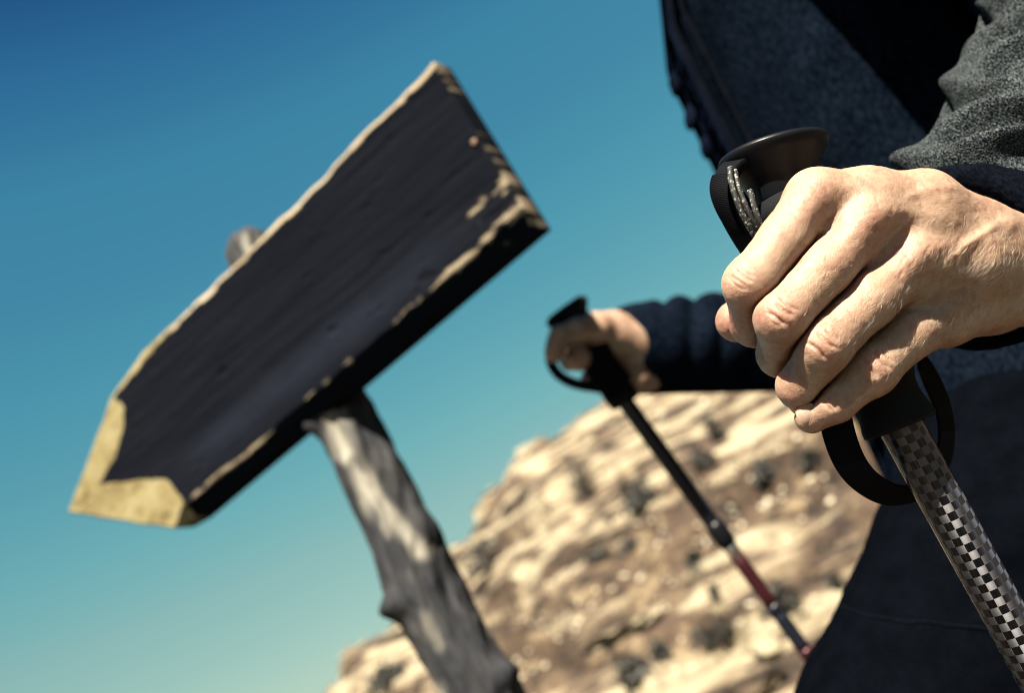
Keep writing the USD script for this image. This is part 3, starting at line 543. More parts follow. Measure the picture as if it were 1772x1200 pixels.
joint(1440, 694, 142, 24, .2, [(-6, .8, .22), (2, .85, .3), (10, .7, .18)])
for x, y, r_, w in ((1400, 340, 36, .35), (1500, 385, 40, .45), (1580, 445, 40, .4), (1700, 470, 50, .15), (1397, 720, 26, .3), (1262, 560, 26, .7), (1300, 545, 30, .4), (1345, 625, 30, .35), (1375, 680, 26, .4)):
    flush += w * np.exp(-((P2 - (x, y)) ** 2).sum(1) / r_ ** 2)
# crossing skin folds between the knuckles and on the back of the hand
for k in range(46):
    x, y = rng.uniform(1555, 1665), rng.uniform(420, 540); a = math.radians(rng.normal(118 if k % 2 else 38, 14)); L = rng.uniform(12, 30)
    c, s = np.array([x, y]), np.array([math.cos(a), math.sin(a)]) * L / 2; b = np.array([-s[1], s[0]]) * .18
    stroke([c - s, c + b, c + s], 2.0, -rng.uniform(.14, .36))
for k in range(60):
    x, y = rng.uniform(1390, 1740), rng.uniform(300, 470); a = math.radians(rng.normal(100 if k % 2 else 30, 18)); L = rng.uniform(10, 26)
    c, s = np.array([x, y]), np.array([math.cos(a), math.sin(a)]) * L / 2; b = np.array([-s[1], s[0]]) * .18
    stroke([c - s, c + b, c + s], 2.0, -rng.uniform(.07, .18))
for a_, b_ in (((1380, 318), (1405, 362)), ((1372, 330), (1392, 372)), ((1395, 305), (1428, 345)), ((1362, 345), (1384, 382))):
    stroke([a_, ((a_[0] + b_[0]) / 2 - 3, (a_[1] + b_[1]) / 2 + 2), b_], 2.0, -.22)
blob(1590, 352, 3.2, 3.2, 0, .25)
disp += (meshkit.fbm(hv / 3.2, 3, 5) - .5) * .42 + (meshkit.noise(hv / .9, 8) - .5) * .10
from scipy.sparse import coo_matrix
_e = np.vstack([hf[:, [0, 1]], hf[:, [1, 2]], hf[:, [2, 0]]]); _e = np.vstack([_e, _e[:, ::-1]])
ADJ = coo_matrix((np.ones(len(_e)), (_e[:, 0], _e[:, 1])), shape=(len(hv), len(hv))).tocsr(); ADJ.data[:] = 1; DEG = np.maximum(np.asarray(ADJ.sum(1)).ravel(), 1)
conc = ((ADJ @ hv / DEG[:, None] - hv) * n).sum(1)                  # clefts between the fingers: no relief there, and smoothed
cleft = np.clip((conc - .035) / .05, 0, 1)
for _ in range(4): cleft = np.maximum(cleft, .92 * (ADJ @ cleft / DEG))
disp *= 1 - np.clip(cleft * 1.6, 0, 1)
hv = hv + n * disp[:, None]
for _ in range(14): hv = hv + np.clip(cleft * 2, 0, 1)[:, None] * .5 * (ADJ @ hv / DEG[:, None] - hv)
# the little finger's nail bed: a shallow groove round the nail
flush = np.clip(flush, 0, 1)
hand_w = cam2w(hv)

# far (right) hand, out of focus
fk = dict(
    a=J((1092, 598, 1100, 30.8), (1060, 588, 1085, 23.4), (1034, 570, 1068, 17.2), (1002, 573, 1058, 13.6), (971, 584, 1054, 12.3), (958, 612, 1052, 9.9)),
    b=J((1095, 600, 1125, 26.4), (1050, 600, 1140, 17.6), (1000, 585, 1145, 12.1), (975, 610, 1130, 10.5), (985, 628, 1100, 9.9)),
    c=J((1090, 620, 1125, 24.2), (1060, 620, 1132, 16.5), (1012, 605, 1130, 12.1), (988, 612, 1085, 11.0), (1000, 620, 1056, 14.3)),
    d=J((1095, 640, 1125, 19.8), (1075, 650, 1142, 14.3), (1035, 645, 1150, 10.5), (1022, 655, 1125, 9.9), (1034, 668, 1105, 8.8)),
    e=J((1098, 585, 1110, 22.2), (1062, 568, 1095, 18.5), (1030, 560, 1085, 13.6)),
    w=J((1092, 606, 1120, 26.4), (1140, 605, 1125, 28.6), (1240, 600, 1135, 33.0), (1390, 590, 1140, 41.8)),
    h=J((1098, 600, 1100, 24.2), (1102, 655, 1092, 15.4), (1140, 640, 1112, 22.0)))
def far_hand(p):
    d = None
    for k, c in fk.items():
        x = chain(p, c, 6); d = x if d is None else smin(d, x, 6 if k in 'ewh' else 2)
    return d
pts = np.array([x for c in fk.values() for x, _ in c])
fh = nets(far_hand, pts.min(0) - 45, pts.max(0) + 45, 2.2)
trimesh.smoothing.filter_taubin(fh, iterations=5)
far_w = cam2w(fh.vertices)

# the rest of the body, under the clothes (metres, world)
HIP_L, HIP_R = np.array([.336, .80, -.015]), np.array([.40, .95, -.02])
KNEE_L, ANK_L = np.array([-.075, .735, -.252]), np.array([.07, .76, -.66])
KNEE_R, ANK_R = np.array([.43, .99, -.42]), np.array([.52, 1.0, -.80])
SH_L, SH_R = np.array([.40, .655, .56]), np.array([.46, 1.04, .57])
EL_L = U(1885, -113, .583); EL_L = np.array([.406, .533, .245]); EL_R = U(1450, 585, 1.14)
WR_L = cam2w(C(1790, 420, .50)); WR_R = U(1140, 605, 1.125)
NECK, HEAD = np.array([.36, .84, .66]), np.array([.29, .82, .80])
FWD = np.array([-math.cos(.35), -math.sin(.35), 0]); LAT = np.array([-math.sin(.35) * -1, -math.cos(.35), 0]) ; LAT = np.cross([0, 0, 1.0], FWD)
TC = np.array([.392, .862, 0])
def torso_f(p, grow=0.0):
    q = p - TC; z = q[:, 2]; q = q - np.clip(z, 0, 1)[:, None] * (.055, 0, 0); a = q @ FWD; b = q @ LAT
    fr = np.interp(z, [-.25, -.1, .1, .35, .5, .62, .68], [.11, .13, .122, .124, .120, .085, .04]) + grow
    sd = np.interp(z, [-.25, -.1, .1, .35, .5, .62, .68], [.15, .175, .165, .185, .185, .11, .05]) + grow
    k = np.sqrt((a / fr) ** 2 + (b / sd) ** 2)
    return np.maximum((k - 1) * np.minimum(fr, sd), np.maximum(z - .68, -.22 - z))
def head_f(p):
    q = p - HEAD; x, y, z = q @ FWD, q @ LAT, q[:, 2]
    E = np.eye(3); L = np.stack([x, y, z], 1)
    d = ellipsoid(L, np.array([-.01, 0, .025]), E, (.098, .077, .10))
    d = smin(d, ellipsoid(L, np.array([.035, 0, -.055]), E, (.06, .055, .065)), .03)
    d = smin(d, cone(L, (.085, 0, .015), (.112, 0, -.022), .008, .013), .012)
    for s in (-1, 1):
        d = -smin(-d, np.linalg.norm(L - (.094, .033 * s, .018), axis=1) - .014, .012)
        d = smin(d, np.linalg.norm(L - (.080, .033 * s, .016), axis=1) - .0125, .002)
        d = smin(d, ellipsoid(L, np.array([-.01, .078 * s, .0]), E, (.02, .008, .033)), .005)
    d = smin(d, cone(L, (.088, -.022, -.058), (.088, .022, -.058), .008, .008), .006)
    d = smin(d, cone(L, (.086, -.018, -.072), (.086, .018, -.072), .008, .008), .006)
    return smin(d, cone(p, NECK + (0, 0, -.08), HEAD + (0.01, 0, -.05), .062, .055), .03)
def leg_f(p, g=0.0):
    d = None
    for h_, k_, a_ in ((HIP_L, KNEE_L, ANK_L), (HIP_R, KNEE_R, ANK_R)):
        c = smin(cone(p, h_, k_, .094 + g, .062 + g), cone(p, k_, a_, .058 + g, .042 + g), .03); d = c if d is None else smin(d, c, .03)
    return d
def body_f(p):
    d = smin(torso_f(p, -.018), head_f(p), .03)
    d = smin(d, leg_f(p, -.012), .05)
    for s, e, w in ((SH_L, EL_L, WR_L), (SH_R, EL_R, WR_R)):
        d = smin(d, smin(cone(p, s, e, .052, .040), cone(p, e, w, .040, .026), .02), .03)
    for a_ in (ANK_L, ANK_R):
        d = smin(d, cone(p, a_ + (0, 0, -.03), a_ + FWD * .15 + (0, 0, -.055), .035, .025), .02)
    return d
bm = nets(body_f, (-.25, .45, -.95), (.72, 1.2, .96), .008)
vv = np.vstack([hand_w, far_w, bm.vertices]); ff = np.vstack([hf, fh.faces + len(hand_w), bm.faces + len(hand_w) + len(far_w)])
obj('body', (vv, ff), skin, person, PO, attrs={'flush': np.r_[flush, np.zeros(len(far_w) + len(bm.vertices))]})
# nails
def nail_mesh(center, tdir, nrm, L, W, curve=.35, th=.35):
    F_ = frame(nrm, tdir)                                           # x along the finger, z out of the nail
    g = np.linspace(-1, 1, 15); a, b = np.meshgrid(g, g, indexing='ij')
    rad = np.maximum(np.abs(a), np.abs(b)); ln = np.hypot(a, b); sq = np.where(ln > 0, rad / np.maximum(ln, 1e-9), 1) ** .6
    X, Y = a * sq * L / 2, b * sq * W / 2
    Z = -curve * (Y / (W / 2)) ** 2 * W * .5 - .10 * L * (X / L * 2) ** 2 + th
    top = np.stack([X, Y, Z], -1).reshape(-1, 3); bot = top - (0, 0, th * 2.2); n_ = 15
    i, j = np.meshgrid(np.arange(n_ - 1), np.arange(n_ - 1), indexing='ij')
    q = np.stack([i * n_ + j, (i + 1) * n_ + j, (i + 1) * n_ + j + 1, i * n_ + j + 1], -1).reshape(-1, 4)
    f = np.vstack([q[:, [0, 1, 2]], q[:, [0, 2, 3]]]); ring = np.r_[np.arange(n_), np.arange(1, n_) * n_ + n_ - 1, (n_ - 1) * n_ + np.arange(n_ - 2, -1, -1), np.arange(n_ - 2, 0, -1) * n_]
    r2 = np.roll(ring, -1); N_ = n_ * n_
    side = np.vstack([np.stack([ring, r2, r2 + N_], 1)[:, ::-1], np.stack([ring, r2 + N_, ring + N_], 1)[:, ::-1]])
    return np.vstack([top, bot]) @ F_.T + center, np.vstack([f, f[:, ::-1] + N_, side])
htree = cKDTree(hv); hn = normals(hv, hf)
def surf(px, py, d):                                               # the hand's camera-facing surface point nearest a pixel
    m = np.where((np.hypot(P2[:, 0] - px, P2[:, 1] - py) < 6) & (hn[:, 2] > 0))[0]
    if not len(m): return C(px, py, d), np.array([0, 0, 1.0])
    i = m[np.argmax(hv[m, 2])]; return hv[i], hn[m].mean(0) / np.linalg.norm(hn[m].mean(0))
for px, py, d, to, L, W in ((1395, 718, .397, (1440, 694), 8.8, 9.2),):
    c, nn_ = surf(px, py, d); t_ = C(px, py, d) - C(*to, d)
    nn_ = nn_ * .15 + np.array([-.10, .14, 1.0]); nn_ /= np.linalg.norm(nn_)
    v, f = nail_mesh(c + nn_ * .06, t_, nn_, L, W, .40, .22)
    obj('fingernail', (cam2w(v), f), nail, person + '/body', PO)
for ch, L, W, k in ((fingers['ring'], 9, 8.5, 1),):
    (a, _), (b, rb) = ch[-2], ch[-1]; t_ = b - a; t_ /= np.linalg.norm(t_)
    out = np.array([-.75, -.45, -.4]) if k else np.array([-.75, .55, .25])
    out = out - (out @ t_) * t_; out /= np.linalg.norm(out)
    v, f = nail_mesh(b + out * (rb - .1), t_, out, L, W, .45, .3); obj('fingernail', (cam2w(v), f), nail, person + '/body', PO)
# fine hair on the back of the hand
tri = hv[hf]; ctr = tri.mean(1); fn = np.cross(tri[:, 1] - tri[:, 0], tri[:, 2] - tri[:, 0]); ar = np.linalg.norm(fn, axis=1) / 2; fn /= np.maximum(2 * ar[:, None], 1e-12)
cp = px_of(ctr)
dens = 1.0 * np.exp(-((cp - (1700, 470)) ** 2 / (70 ** 2, 55 ** 2)).sum(1)) + .35 * np.exp(-((cp - (1620, 480)) ** 2 / (60 ** 2, 70 ** 2)).sum(1)) + .30 * np.exp(-((cp - (1545, 575)) ** 2).sum(1) / 45 ** 2) + .25 * np.exp(-((cp - (1475, 545)) ** 2).sum(1) / 40 ** 2) + .15 * np.exp(-((cp - (1400, 480)) ** 2).sum(1) / 40 ** 2)
dens = dens * (fn[:, 2] > .3) * (cleft[hf].max(1) < .05) * (ctr[:, 2] > -465) * ar; dens /= dens.sum()
NH = 1500; pick = rng.choice(len(hf), NH, p=dens); pts_h = []
for i in pick:
    b0 = tri[i].T @ rng.dirichlet((1, 1, 1)); t_ = np.array([-.55, -.62, .1]) + rng.normal(size=3) * .28; t_ -= (t_ @ fn[i]) * fn[i]; t_ /= np.linalg.norm(t_); L = rng.uniform(2.0, 5.0)
    s = np.linspace(0, 1, 5)[:, None]
    pts_h.append(b0 + t_ * L * s + fn[i] * (L * (.38 * s - .30 * s * s)) )
pts_h = cam2w(np.vstack(pts_h)) - PO
hc = UsdGeom.BasisCurves.Define(stage, person + '/hand_hair'); hc.CreateTypeAttr('linear'); hc.CreatePointsAttr(Vt.Vec3fArray.FromNumpy(pts_h.astype(np.float32)))
hc.CreateCurveVertexCountsAttr(Vt.IntArray([5] * NH)); hc.CreateWidthsAttr(Vt.FloatArray.FromNumpy(np.tile(np.array([7, 6, 5, 3.5, 1.5]) * 1e-5, NH).astype(np.float32))); hc.SetWidthsInterpolation('vertex')
UsdShade.MaterialBindingAPI.Apply(hc.GetPrim()).Bind(hairm); tag(hc.GetPrim(), kind='stuff')

# ---- jacket: torso, upper arms and the far sleeve
def far_sleeve(p):
    a, b = U(1098, 604, 1.125), EL_R
    return smin(cone(p, a + (b - a) * .03, b, .052, .060), cone(p, b, SH_R, .060, .075), .03)
def jacket_f(p):
    d = smin(torso_f(p, .006 + .024 * np.clip((.14 - p[:, 2]) / .16, 0, 1)), cone(p, NECK + (0, 0, -.06), NECK + (0, 0, 0.02), .078, .070), .03)
    d = smin(d, cone(p, SH_L, EL_L, .074, .062), .04); d = smin(d, cone(p, EL_L, EL_L + (WR_L - EL_L) * .1, .058, .055), .03)
    d = smin(d, far_sleeve(p), .03)
    return np.maximum(d, np.maximum(-.012 - .05 * (p[:, 0] - .25) - p[:, 2], p[:, 2] - (NECK[2] + .04)))
jm = nets(jacket_f, (-.05, .42, -.06), (.62, 1.26, .74), .006)
trimesh.smoothing.filter_taubin(jm, iterations=4)
jv, jf = trimesh.remesh.subdivide(jm.vertices, jm.faces)[:2]; jn = normals(jv, jf)
a0, b0 = U(1098, 604, 1.125), EL_R; ax_ = (b0 - a0) / np.linalg.norm(b0 - a0); s_ = (jv - a0) @ ax_
on = np.clip(1 - np.maximum(far_sleeve(jv), 0) / .02, 0, 1) * (s_ < .30)
ang = (jv - a0) @ UP
ph = s_ * 1.0 - .30 * ang - .15 * (jv @ FW)
fold = (np.abs(np.sin(ph * 78 + 4.4 * meshkit.noise(jv * 14, 3))) ** .8 - .55) * .010 * np.clip((ang + .05) / .09, 0, 1) * on * np.clip((s_ - .01) / .03, 0, 1)
body_fold = (meshkit.fbm(jv * (7, 7, 3.2), 3, 9) - .5) * .014 * (1 - on)
jv = jv + jn * (fold + body_fold)[:, None]
obj('jacket', (jv, jf), heather_shaded, person, PO)
JT = cKDTree(jv); jn = normals(jv, jf)
def on_jacket(px, py, off, lim=(.55, 1.0)):                        # where a pixel's ray meets the jacket
    ds = np.linspace(*lim, 300); pts_ = np.array([U(px, py, d) for d in ds]); dd, ii = JT.query(pts_)
    k = np.argmin(dd + np.arange(300) * 2e-5); i = ii[k]; return jv[i] + jn[i] * off, jn[i]
# ---- front placket with zip along the jacket's front edge
zs = np.linspace(-.0, .62, 90)
def front_point(z, az, off):                                       # point of the torso's surface at height z and angle az from its front
    fr = np.interp(z, [-.25, -.1, .1, .35, .5, .62, .68], [.11, .13, .122, .124, .120, .085, .04]) + .006 + off
    sd = np.interp(z, [-.25, -.1, .1, .35, .5, .62, .68], [.15, .175, .165, .185, .185, .11, .05]) + .006 + off
    return TC + FWD * fr * math.cos(az) + LAT * sd * math.sin(az) + np.array([.055 * max(z, 0), 0, z])
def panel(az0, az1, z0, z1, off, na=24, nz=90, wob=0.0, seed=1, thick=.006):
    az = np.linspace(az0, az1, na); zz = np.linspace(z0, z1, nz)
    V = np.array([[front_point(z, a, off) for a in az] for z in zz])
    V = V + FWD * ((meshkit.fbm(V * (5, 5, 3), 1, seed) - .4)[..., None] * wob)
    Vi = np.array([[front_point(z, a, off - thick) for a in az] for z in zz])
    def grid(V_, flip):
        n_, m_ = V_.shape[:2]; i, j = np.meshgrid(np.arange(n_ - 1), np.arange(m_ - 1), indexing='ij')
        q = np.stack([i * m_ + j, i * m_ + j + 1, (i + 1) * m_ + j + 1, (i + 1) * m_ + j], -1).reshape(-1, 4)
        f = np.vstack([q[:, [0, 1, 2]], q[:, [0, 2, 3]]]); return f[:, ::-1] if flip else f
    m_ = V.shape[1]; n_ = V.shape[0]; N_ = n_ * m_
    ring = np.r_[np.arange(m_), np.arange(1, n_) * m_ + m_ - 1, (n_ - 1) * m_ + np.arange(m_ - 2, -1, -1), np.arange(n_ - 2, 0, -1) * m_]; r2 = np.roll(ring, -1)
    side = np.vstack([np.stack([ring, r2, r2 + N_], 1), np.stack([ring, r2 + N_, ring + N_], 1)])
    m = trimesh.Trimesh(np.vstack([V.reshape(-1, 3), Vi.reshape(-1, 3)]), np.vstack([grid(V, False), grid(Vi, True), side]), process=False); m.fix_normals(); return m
obj('front_placket', panel(-.85, -.27, -.01, .64, .016, wob=.006), navycloth, person + '/jacket', PO)
zp = np.array([front_point(z, -.24, .012) for z in zs]); zp = zp + FWD * ((meshkit.fbm(zp * 10, 2, 4) - .5) * .008)[:, None]
obj('zip', tube(zp, .0030, 8), blackcloth, person + '/jacket', PO)
zp2 = np.array([front_point(z, -.10, .011) for z in zs]); obj('zip_piping', tube(zp2, .0028, 8), blackcloth, person + '/jacket', PO)
# pull tabs and folds of the flap that stick out from the edge
for z, s_, tl in ((.468, .008, .2), (.430, .012, .5), (.392, .009, .1), (.475, .006, .3)):   # loose folds of the storm flap standing off the edge
    c = front_point(z, -.50, .014); m = trimesh.creation.icosphere(2, 1.0); obj('storm_flap', ((m.vertices * (.006, .014, s_ * 1.4) + (s_ * .3, 0, 0)) @ frame(np.array([tl, .1, 1.0]), FWD).T + c, m.faces), navycloth, person + '/jacket', PO)
# the arm's shade on the flank, put in as a dark cloth panel
obj('armpit_shade', panel(1.02, 2.2, .10, .60, .012, thick=.008, wob=.0), blackcloth, person + '/jacket', PO)

# ---- near sleeve: bunched knit over a loose cuff
axis = spline([C(1668, 432, .468), C(1690, 372, .486), C(1786, 190, .520), C(1880, -30, .56), 1000 * (EL_L @ CAM)], 150)
NS, NT = 150, 260
s_all = np.linspace(0, 1, NS)
R0 = np.interp(s_all, [0, .05, .12, .25, .5, 1], [38, 38, 40, 44, 48, 58])
tb = tube(axis, R0, NT, cap=False, ref=(1, .2, 0))
sv = tb.vertices.copy(); sn = normals(sv, tb.faces)
if (sn[NT * 5] @ (sv[NT * 5] - axis[5])) < 0: tb.faces = tb.faces[:, ::-1]; sn = -sn
sp = px_of(sv)
dsp = (meshkit.fbm(sv / 26, 3, 21) - .5) * 4
ridges = [([(1520, 286), (1560, 268), (1600, 247), (1650, 230), (1700, 214), (1772, 196), (1850, 190)], 15, 8.5), ([(1550, 262), (1585, 235), (1611, 205), (1660, 168), (1705, 148), (1772, 140), (1850, 150)], 14, 8),
          ([(1580, 168), (1618, 140), (1660, 117), (1700, 110), (1772, 116), (1850, 130)], 13, 8), ([(1600, 140), (1640, 112), (1684, 84), (1726, 52), (1772, 36), (1850, 30)], 12, 7),
          ([(1630, 100), (1670, 62), (1695, 32), (1730, 10), (1790, -10)], 13, 7), ([(1700, -20), (1760, -60), (1850, -70)], 14, 7), ([(1640, 292), (1720, 290), (1800, 330)], 14, 4)]
for ln, w, h_ in ridges:
    d, t = seg_dist2(sp, spline(np.c_[np.array(ln, float), np.zeros(len(ln))], 40)[:, :2])
    side = np.where(sn[:, 2] > -.35, 1, 0)
    dsp += side * (1.75 * h_ * np.exp(-.5 * (d / (w * .8)) ** 2) - h_ * .75 * np.exp(-.5 * (d / (w * 2.1)) ** 2))
sv = sv + sn * dsp[:, None] + np.array([2.0, -9.5, 0])
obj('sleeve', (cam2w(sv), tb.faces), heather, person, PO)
cuff_path = spline([C(1652, 446, .462), C(1668, 432, .468), C(1682, 400, .478)], 14)
cr = np.array([43, 45.5, 46.5, 47, 47, 47, 47, 47, 47, 46.5, 46, 45.5, 45, 44.0]) - 3; ci = cr - 4
ct = tube(np.vstack([cuff_path, cuff_path[::-1]]) + np.zeros(3), 1, 8, cap=False) if False else None
o_ = tube(cuff_path, cr + 1.2, 160, cap=False, ref=(1, .2, 0)); i_ = tube(cuff_path, ci, 160, cap=False, ref=(1, .2, 0)); n0 = len(o_.vertices); k = np.arange(160); k2 = (k + 1) % 160; e0 = 13 * 160
fc = np.vstack([o_.faces, i_.faces[:, ::-1] + n0, np.stack([k, k2 + n0, k2], 1), np.stack([k, k + n0, k2 + n0], 1), np.stack([e0 + k, e0 + k2, e0 + k2 + n0], 1), np.stack([e0 + k, e0 + k2 + n0, e0 + k + n0], 1)])
cm = trimesh.Trimesh(np.vstack([o_.vertices, i_.vertices]), fc, process=False); cm.fix_normals()
obj('cuff', (cam2w(cm.vertices + np.array([3.0, -3.5, 0]) + normals(cm.vertices, cm.faces) * ((meshkit.fbm(cm.vertices / 9, 2, 3) - .5) * 2.2)[:, None]), cm.faces), blackcloth, person + '/sleeve', PO)

# ---- trousers
def trousers_f(p):
    d = smin(torso_f(p, .002) , leg_f(p, .006), .04)
    return np.maximum(d, p[:, 2] - (.09 - .05 * (p[:, 0] - .25)))
tm = nets(trousers_f, (-.14, .62, -.74), (.66, 1.12, .12), .008); trimesh.smoothing.filter_taubin(tm, iterations=4)
tv, tf = trimesh.remesh.subdivide(tm.vertices, tm.faces)[:2]; tn = normals(tv, tf)
tv = tv + tn * ((meshkit.fbm(tv * (9, 9, 12), 3, 31) - .5) * .018)[:, None]
obj('trousers', (tv, tf), blackpants, person, PO)
TT = cKDTree(tv); tn = normals(tv, tf)
def on_trousers(px, py):
    ds = np.linspace(.5, .95, 400); P_ = np.array([U(px, py, d) for d in ds]); dd, ii = TT.query(P_); k = np.argmax(dd < .006) if (dd < .006).any() else np.argmin(dd); return tv[ii[k]] + tn[ii[k]] * .0006
for ln in (((1440, 1040), (1500, 1062), (1570, 1072), (1650, 1078), (1740, 1100)),):
    w_ = np.array([on_trousers(*q[:2]) for q in spline(np.c_[np.array(ln, float), np.zeros(len(ln))], 40)]); w_ = gaussian_filter(w_, (1.5, 0), mode='nearest')
    obj('seam', tube(w_, .0009, 8), blackcloth, person + '/trousers', PO)
for a_ in (ANK_L, ANK_R):
    def boot_f(p):
        q = np.stack([(p - a_) @ FWD, (p - a_) @ LAT, p[:, 2] - a_[2]], 1)
        d = smin(cone(q, (0, 0, .10), (0, 0, -.03), .056, .052), cone(q, (0, 0, -.045), (.16, 0, -.062), .05, .038), .03)
        return np.maximum(d, -.105 - q[:, 2])
    bt = nets(boot_f, a_ - .27, a_ + .27, .008); obj('boot', bt, rubber, person, PO)
hr = nets(lambda p: np.maximum(head_f(p) - .012, -(ellipsoid(np.stack([(p - HEAD) @ FWD, (p - HEAD) @ LAT, p[:, 2] - HEAD[2]], 1), np.array([.09, 0, -.06]), np.eye(3), (.095, .085, .13)))), HEAD - (.17, .17, .02), HEAD + (.17, .17, .17), .008)
obj('hair', hr, mat('dark_hair', {'g': ('texture_coordinate', {}), 'n': ('noise_texture', {'scale': 120, 'detail': 3}), 'b': ('bump', {'strength': .8, 'distance': .004}), 'p': ('principled_bsdf', {'base_color': (.03, .02, .014), 'roughness': .6})}, [('g.object', 'n.vector'), ('n.fac', 'b.height'), ('b.normal', 'p.normal')]), person, PO)
# ------------------------------------------------------------------ the near trekking pole
G0, G1 = U(1352, 314, .443), U(1550, 722, .4195)                    # grip axis: under the cap, lower end
S1 = U(1788, 1155, .418); SD = (S1 - G1) / np.linalg.norm(S1 - G1); GD = (G1 - G0) / np.linalg.norm(G1 - G0)
tipz = -.92; S_END = G1 + SD * ((tipz - G1[2]) / SD[2])
NP, NO = thing('trekking_pole', 'near trekking pole with carbon weave shaft held in the large hand', 'trekking pole', loc=S_END)
Fg = frame(-GD, RT)                                                 # z up along the grip
L = np.linalg.norm(G1 - G0)
capprof = [(0, .0175), (.012, .0185), (.0200, .0188), (.0232, .0182), (.0242, .0165), (.0240, .0150), (.0228, .0122), (.0203, .0085), (.0178, .0045), (.0158, .0005), (.0146, -.0045), (.0136, -.0085), (.0120, -.0095), (0, -.0095)]
cp_ = np.array(capprof); cp_ = np.c_[np.interp(np.linspace(0, len(cp_) - 1, 90), np.arange(len(cp_)), cp_[:, 0]), np.interp(np.linspace(0, len(cp_) - 1, 90), np.arange(len(cp_)), cp_[:, 1])]; cp_ = gaussian_filter(cp_, (1.6, 0), mode='nearest'); cp_[0, 0] = cp_[-1, 0] = 0
m = lathe(cp_, 96); v = m.vertices.copy(); v[:, 0] *= 1.02
v[:, 2] *= np.where(v[:, 2] > 0, .86, 1)
Fc = frame(-.22 * RT + .95 * UP + .13 * FW, RT)
obj('grip_cap', (v @ Fc.T + G0, m.faces), rubber, NP, NO)
zz = np.linspace(-.0075, -L - .004, 220)
rad = .0140 + .0020 * np.exp(-((zz + .013) / .006) ** 2) - .0012 * np.exp(-((zz + .026) / .006) ** 2) + .0009 * np.sin(zz / .0245 * 2 * np.pi) * (zz < -.03) - .0008 * np.clip((-zz - L + .02) / .02, 0, 1) + np.where(zz < -L, .0002, 0)
prof = np.vstack([[(0, zz[0])], np.c_[rad, zz], [(rad[-1] * .9, zz[-1] - .0012), (0, zz[-1] - .0012)]])
m = lathe(prof, 80); v = m.vertices.copy(); a = np.arctan2(v[:, 1], v[:, 0]); v[:, :2] *= (1 + .10 * np.cos(2 * a))[:, None]
obj('grip', (v @ Fg.T + G0, m.faces), foam, NP, NO)
# carbon shaft
carbon = mat('carbon_weave', {
    'u': ('uvmap', {'attribute': 'st'}), 'c': ('checker_texture', {'scale': 1.0, 'color1': (0, 0, 0), 'color2': (1, 1, 1)}), 's': ('separate_xyz', {}), 'mu': ('math', {'math_type': 'multiply', 'value2': math.pi}), 'mv': ('math', {'math_type': 'multiply', 'value2': math.pi}),
    'su': ('math', {'math_type': 'sine'}), 'sv': ('math', {'math_type': 'sine'}), 'au': ('math', {'math_type': 'absolute'}), 'av': ('math', {'math_type': 'absolute'}), 'mx': ('mix_float', {}),
    'b': ('bump', {'strength': .5, 'distance': .00014}), 'col': ('mix_color', {'a': (.014, .016, .024), 'b': (.085, .085, .098)}), 'an': ('math', {'math_type': 'multiply_add', 'value2': -.11, 'value3': .11}),
    'tg': ('combine_xyz', {'x': float(SD[0]), 'y': float(SD[1]), 'z': float(SD[2])}), 'rg': ('map_range', {'to_min': .66, 'to_max': .74}), 'p': ('principled_bsdf', {'metallic': 1.0, 'anisotropic': .95, 'coat_weight': .6, 'coat_roughness': .05})},
    [('u.UV', 'c.vector'), ('u.UV', 's.vector'), ('s.x', 'mu.value1'), ('s.y', 'mv.value1'), ('mu.value', 'su.value1'), ('mv.value', 'sv.value1'), ('su.value', 'au.value1'), ('sv.value', 'av.value1'),
     ('c.fac', 'mx.fac'), ('au.value', 'mx.a'), ('av.value', 'mx.b'), ('mx.result', 'b.height'), ('b.normal', 'p.normal'), ('c.fac', 'col.fac'), ('col.result', 'p.base_color'), ('c.fac', 'rg.value'), ('rg.result', 'p.roughness'), ('c.fac', 'an.value1'), ('an.value', 'p.anisotropic_rotation'), ('tg.vector', 'p.tangent')])
def shaft(a, b, r0, r1, ncirc, pitch, name, material, parent, o, nseg=72):
    ln = np.linalg.norm(b - a); n_ = 40; F_ = frame((a - b) / ln, RT); t = np.linspace(0, 1, n_); th = np.linspace(0, 2 * np.pi, nseg + 1)
    r = r0 + (r1 - r0) * t
    V = np.stack([np.cos(th)[None] * r[:, None], np.sin(th)[None] * r[:, None], -ln * t[:, None] + 0 * th[None]], -1)
    uv = np.stack([np.broadcast_to(th / (2 * np.pi) * ncirc, V.shape[:2]), np.broadcast_to((t * ln / pitch)[:, None], V.shape[:2])], -1)
    i, j = np.meshgrid(np.arange(n_ - 1), np.arange(nseg), indexing='ij'); m_ = nseg + 1; q = np.stack([i * m_ + j, (i + 1) * m_ + j, (i + 1) * m_ + j + 1, i * m_ + j + 1], -1).reshape(-1, 4)
    f = np.vstack([q[:, [0, 1, 2]], q[:, [0, 2, 3]]])
    p_ = numbered(parent, name); usdkit.mesh(stage, p_, (V.reshape(-1, 3) @ F_.T + a - o, f), material, smooth=True, uv=uv.reshape(-1, 2))
    m = lathe([(0, 0), (r0 * .98, 0), (r0 * .98, .0015 - .0015), (0, 0)], 12)
shaft(G1 - SD * .004, G1 + SD * .42, .0090, .0090, 16, .0036, 'upper_shaft', carbon, NP, NO)
red = mat('red_shaft', {'p': ('principled_bsdf', {'base_color': (.032, .006, .010), 'roughness': .4, 'metallic': .5})}); silver = mat('silver_shaft', {'p': ('principled_bsdf', {'base_color': (.6, .58, .58), 'metallic': 1.0, 'roughness': .28})}); darkmetal = mat('dark_anodised_shaft', {'p': ('principled_bsdf', {'base_color': (.005, .006, .011), 'roughness': .34, 'specular_ior_level': .25})})
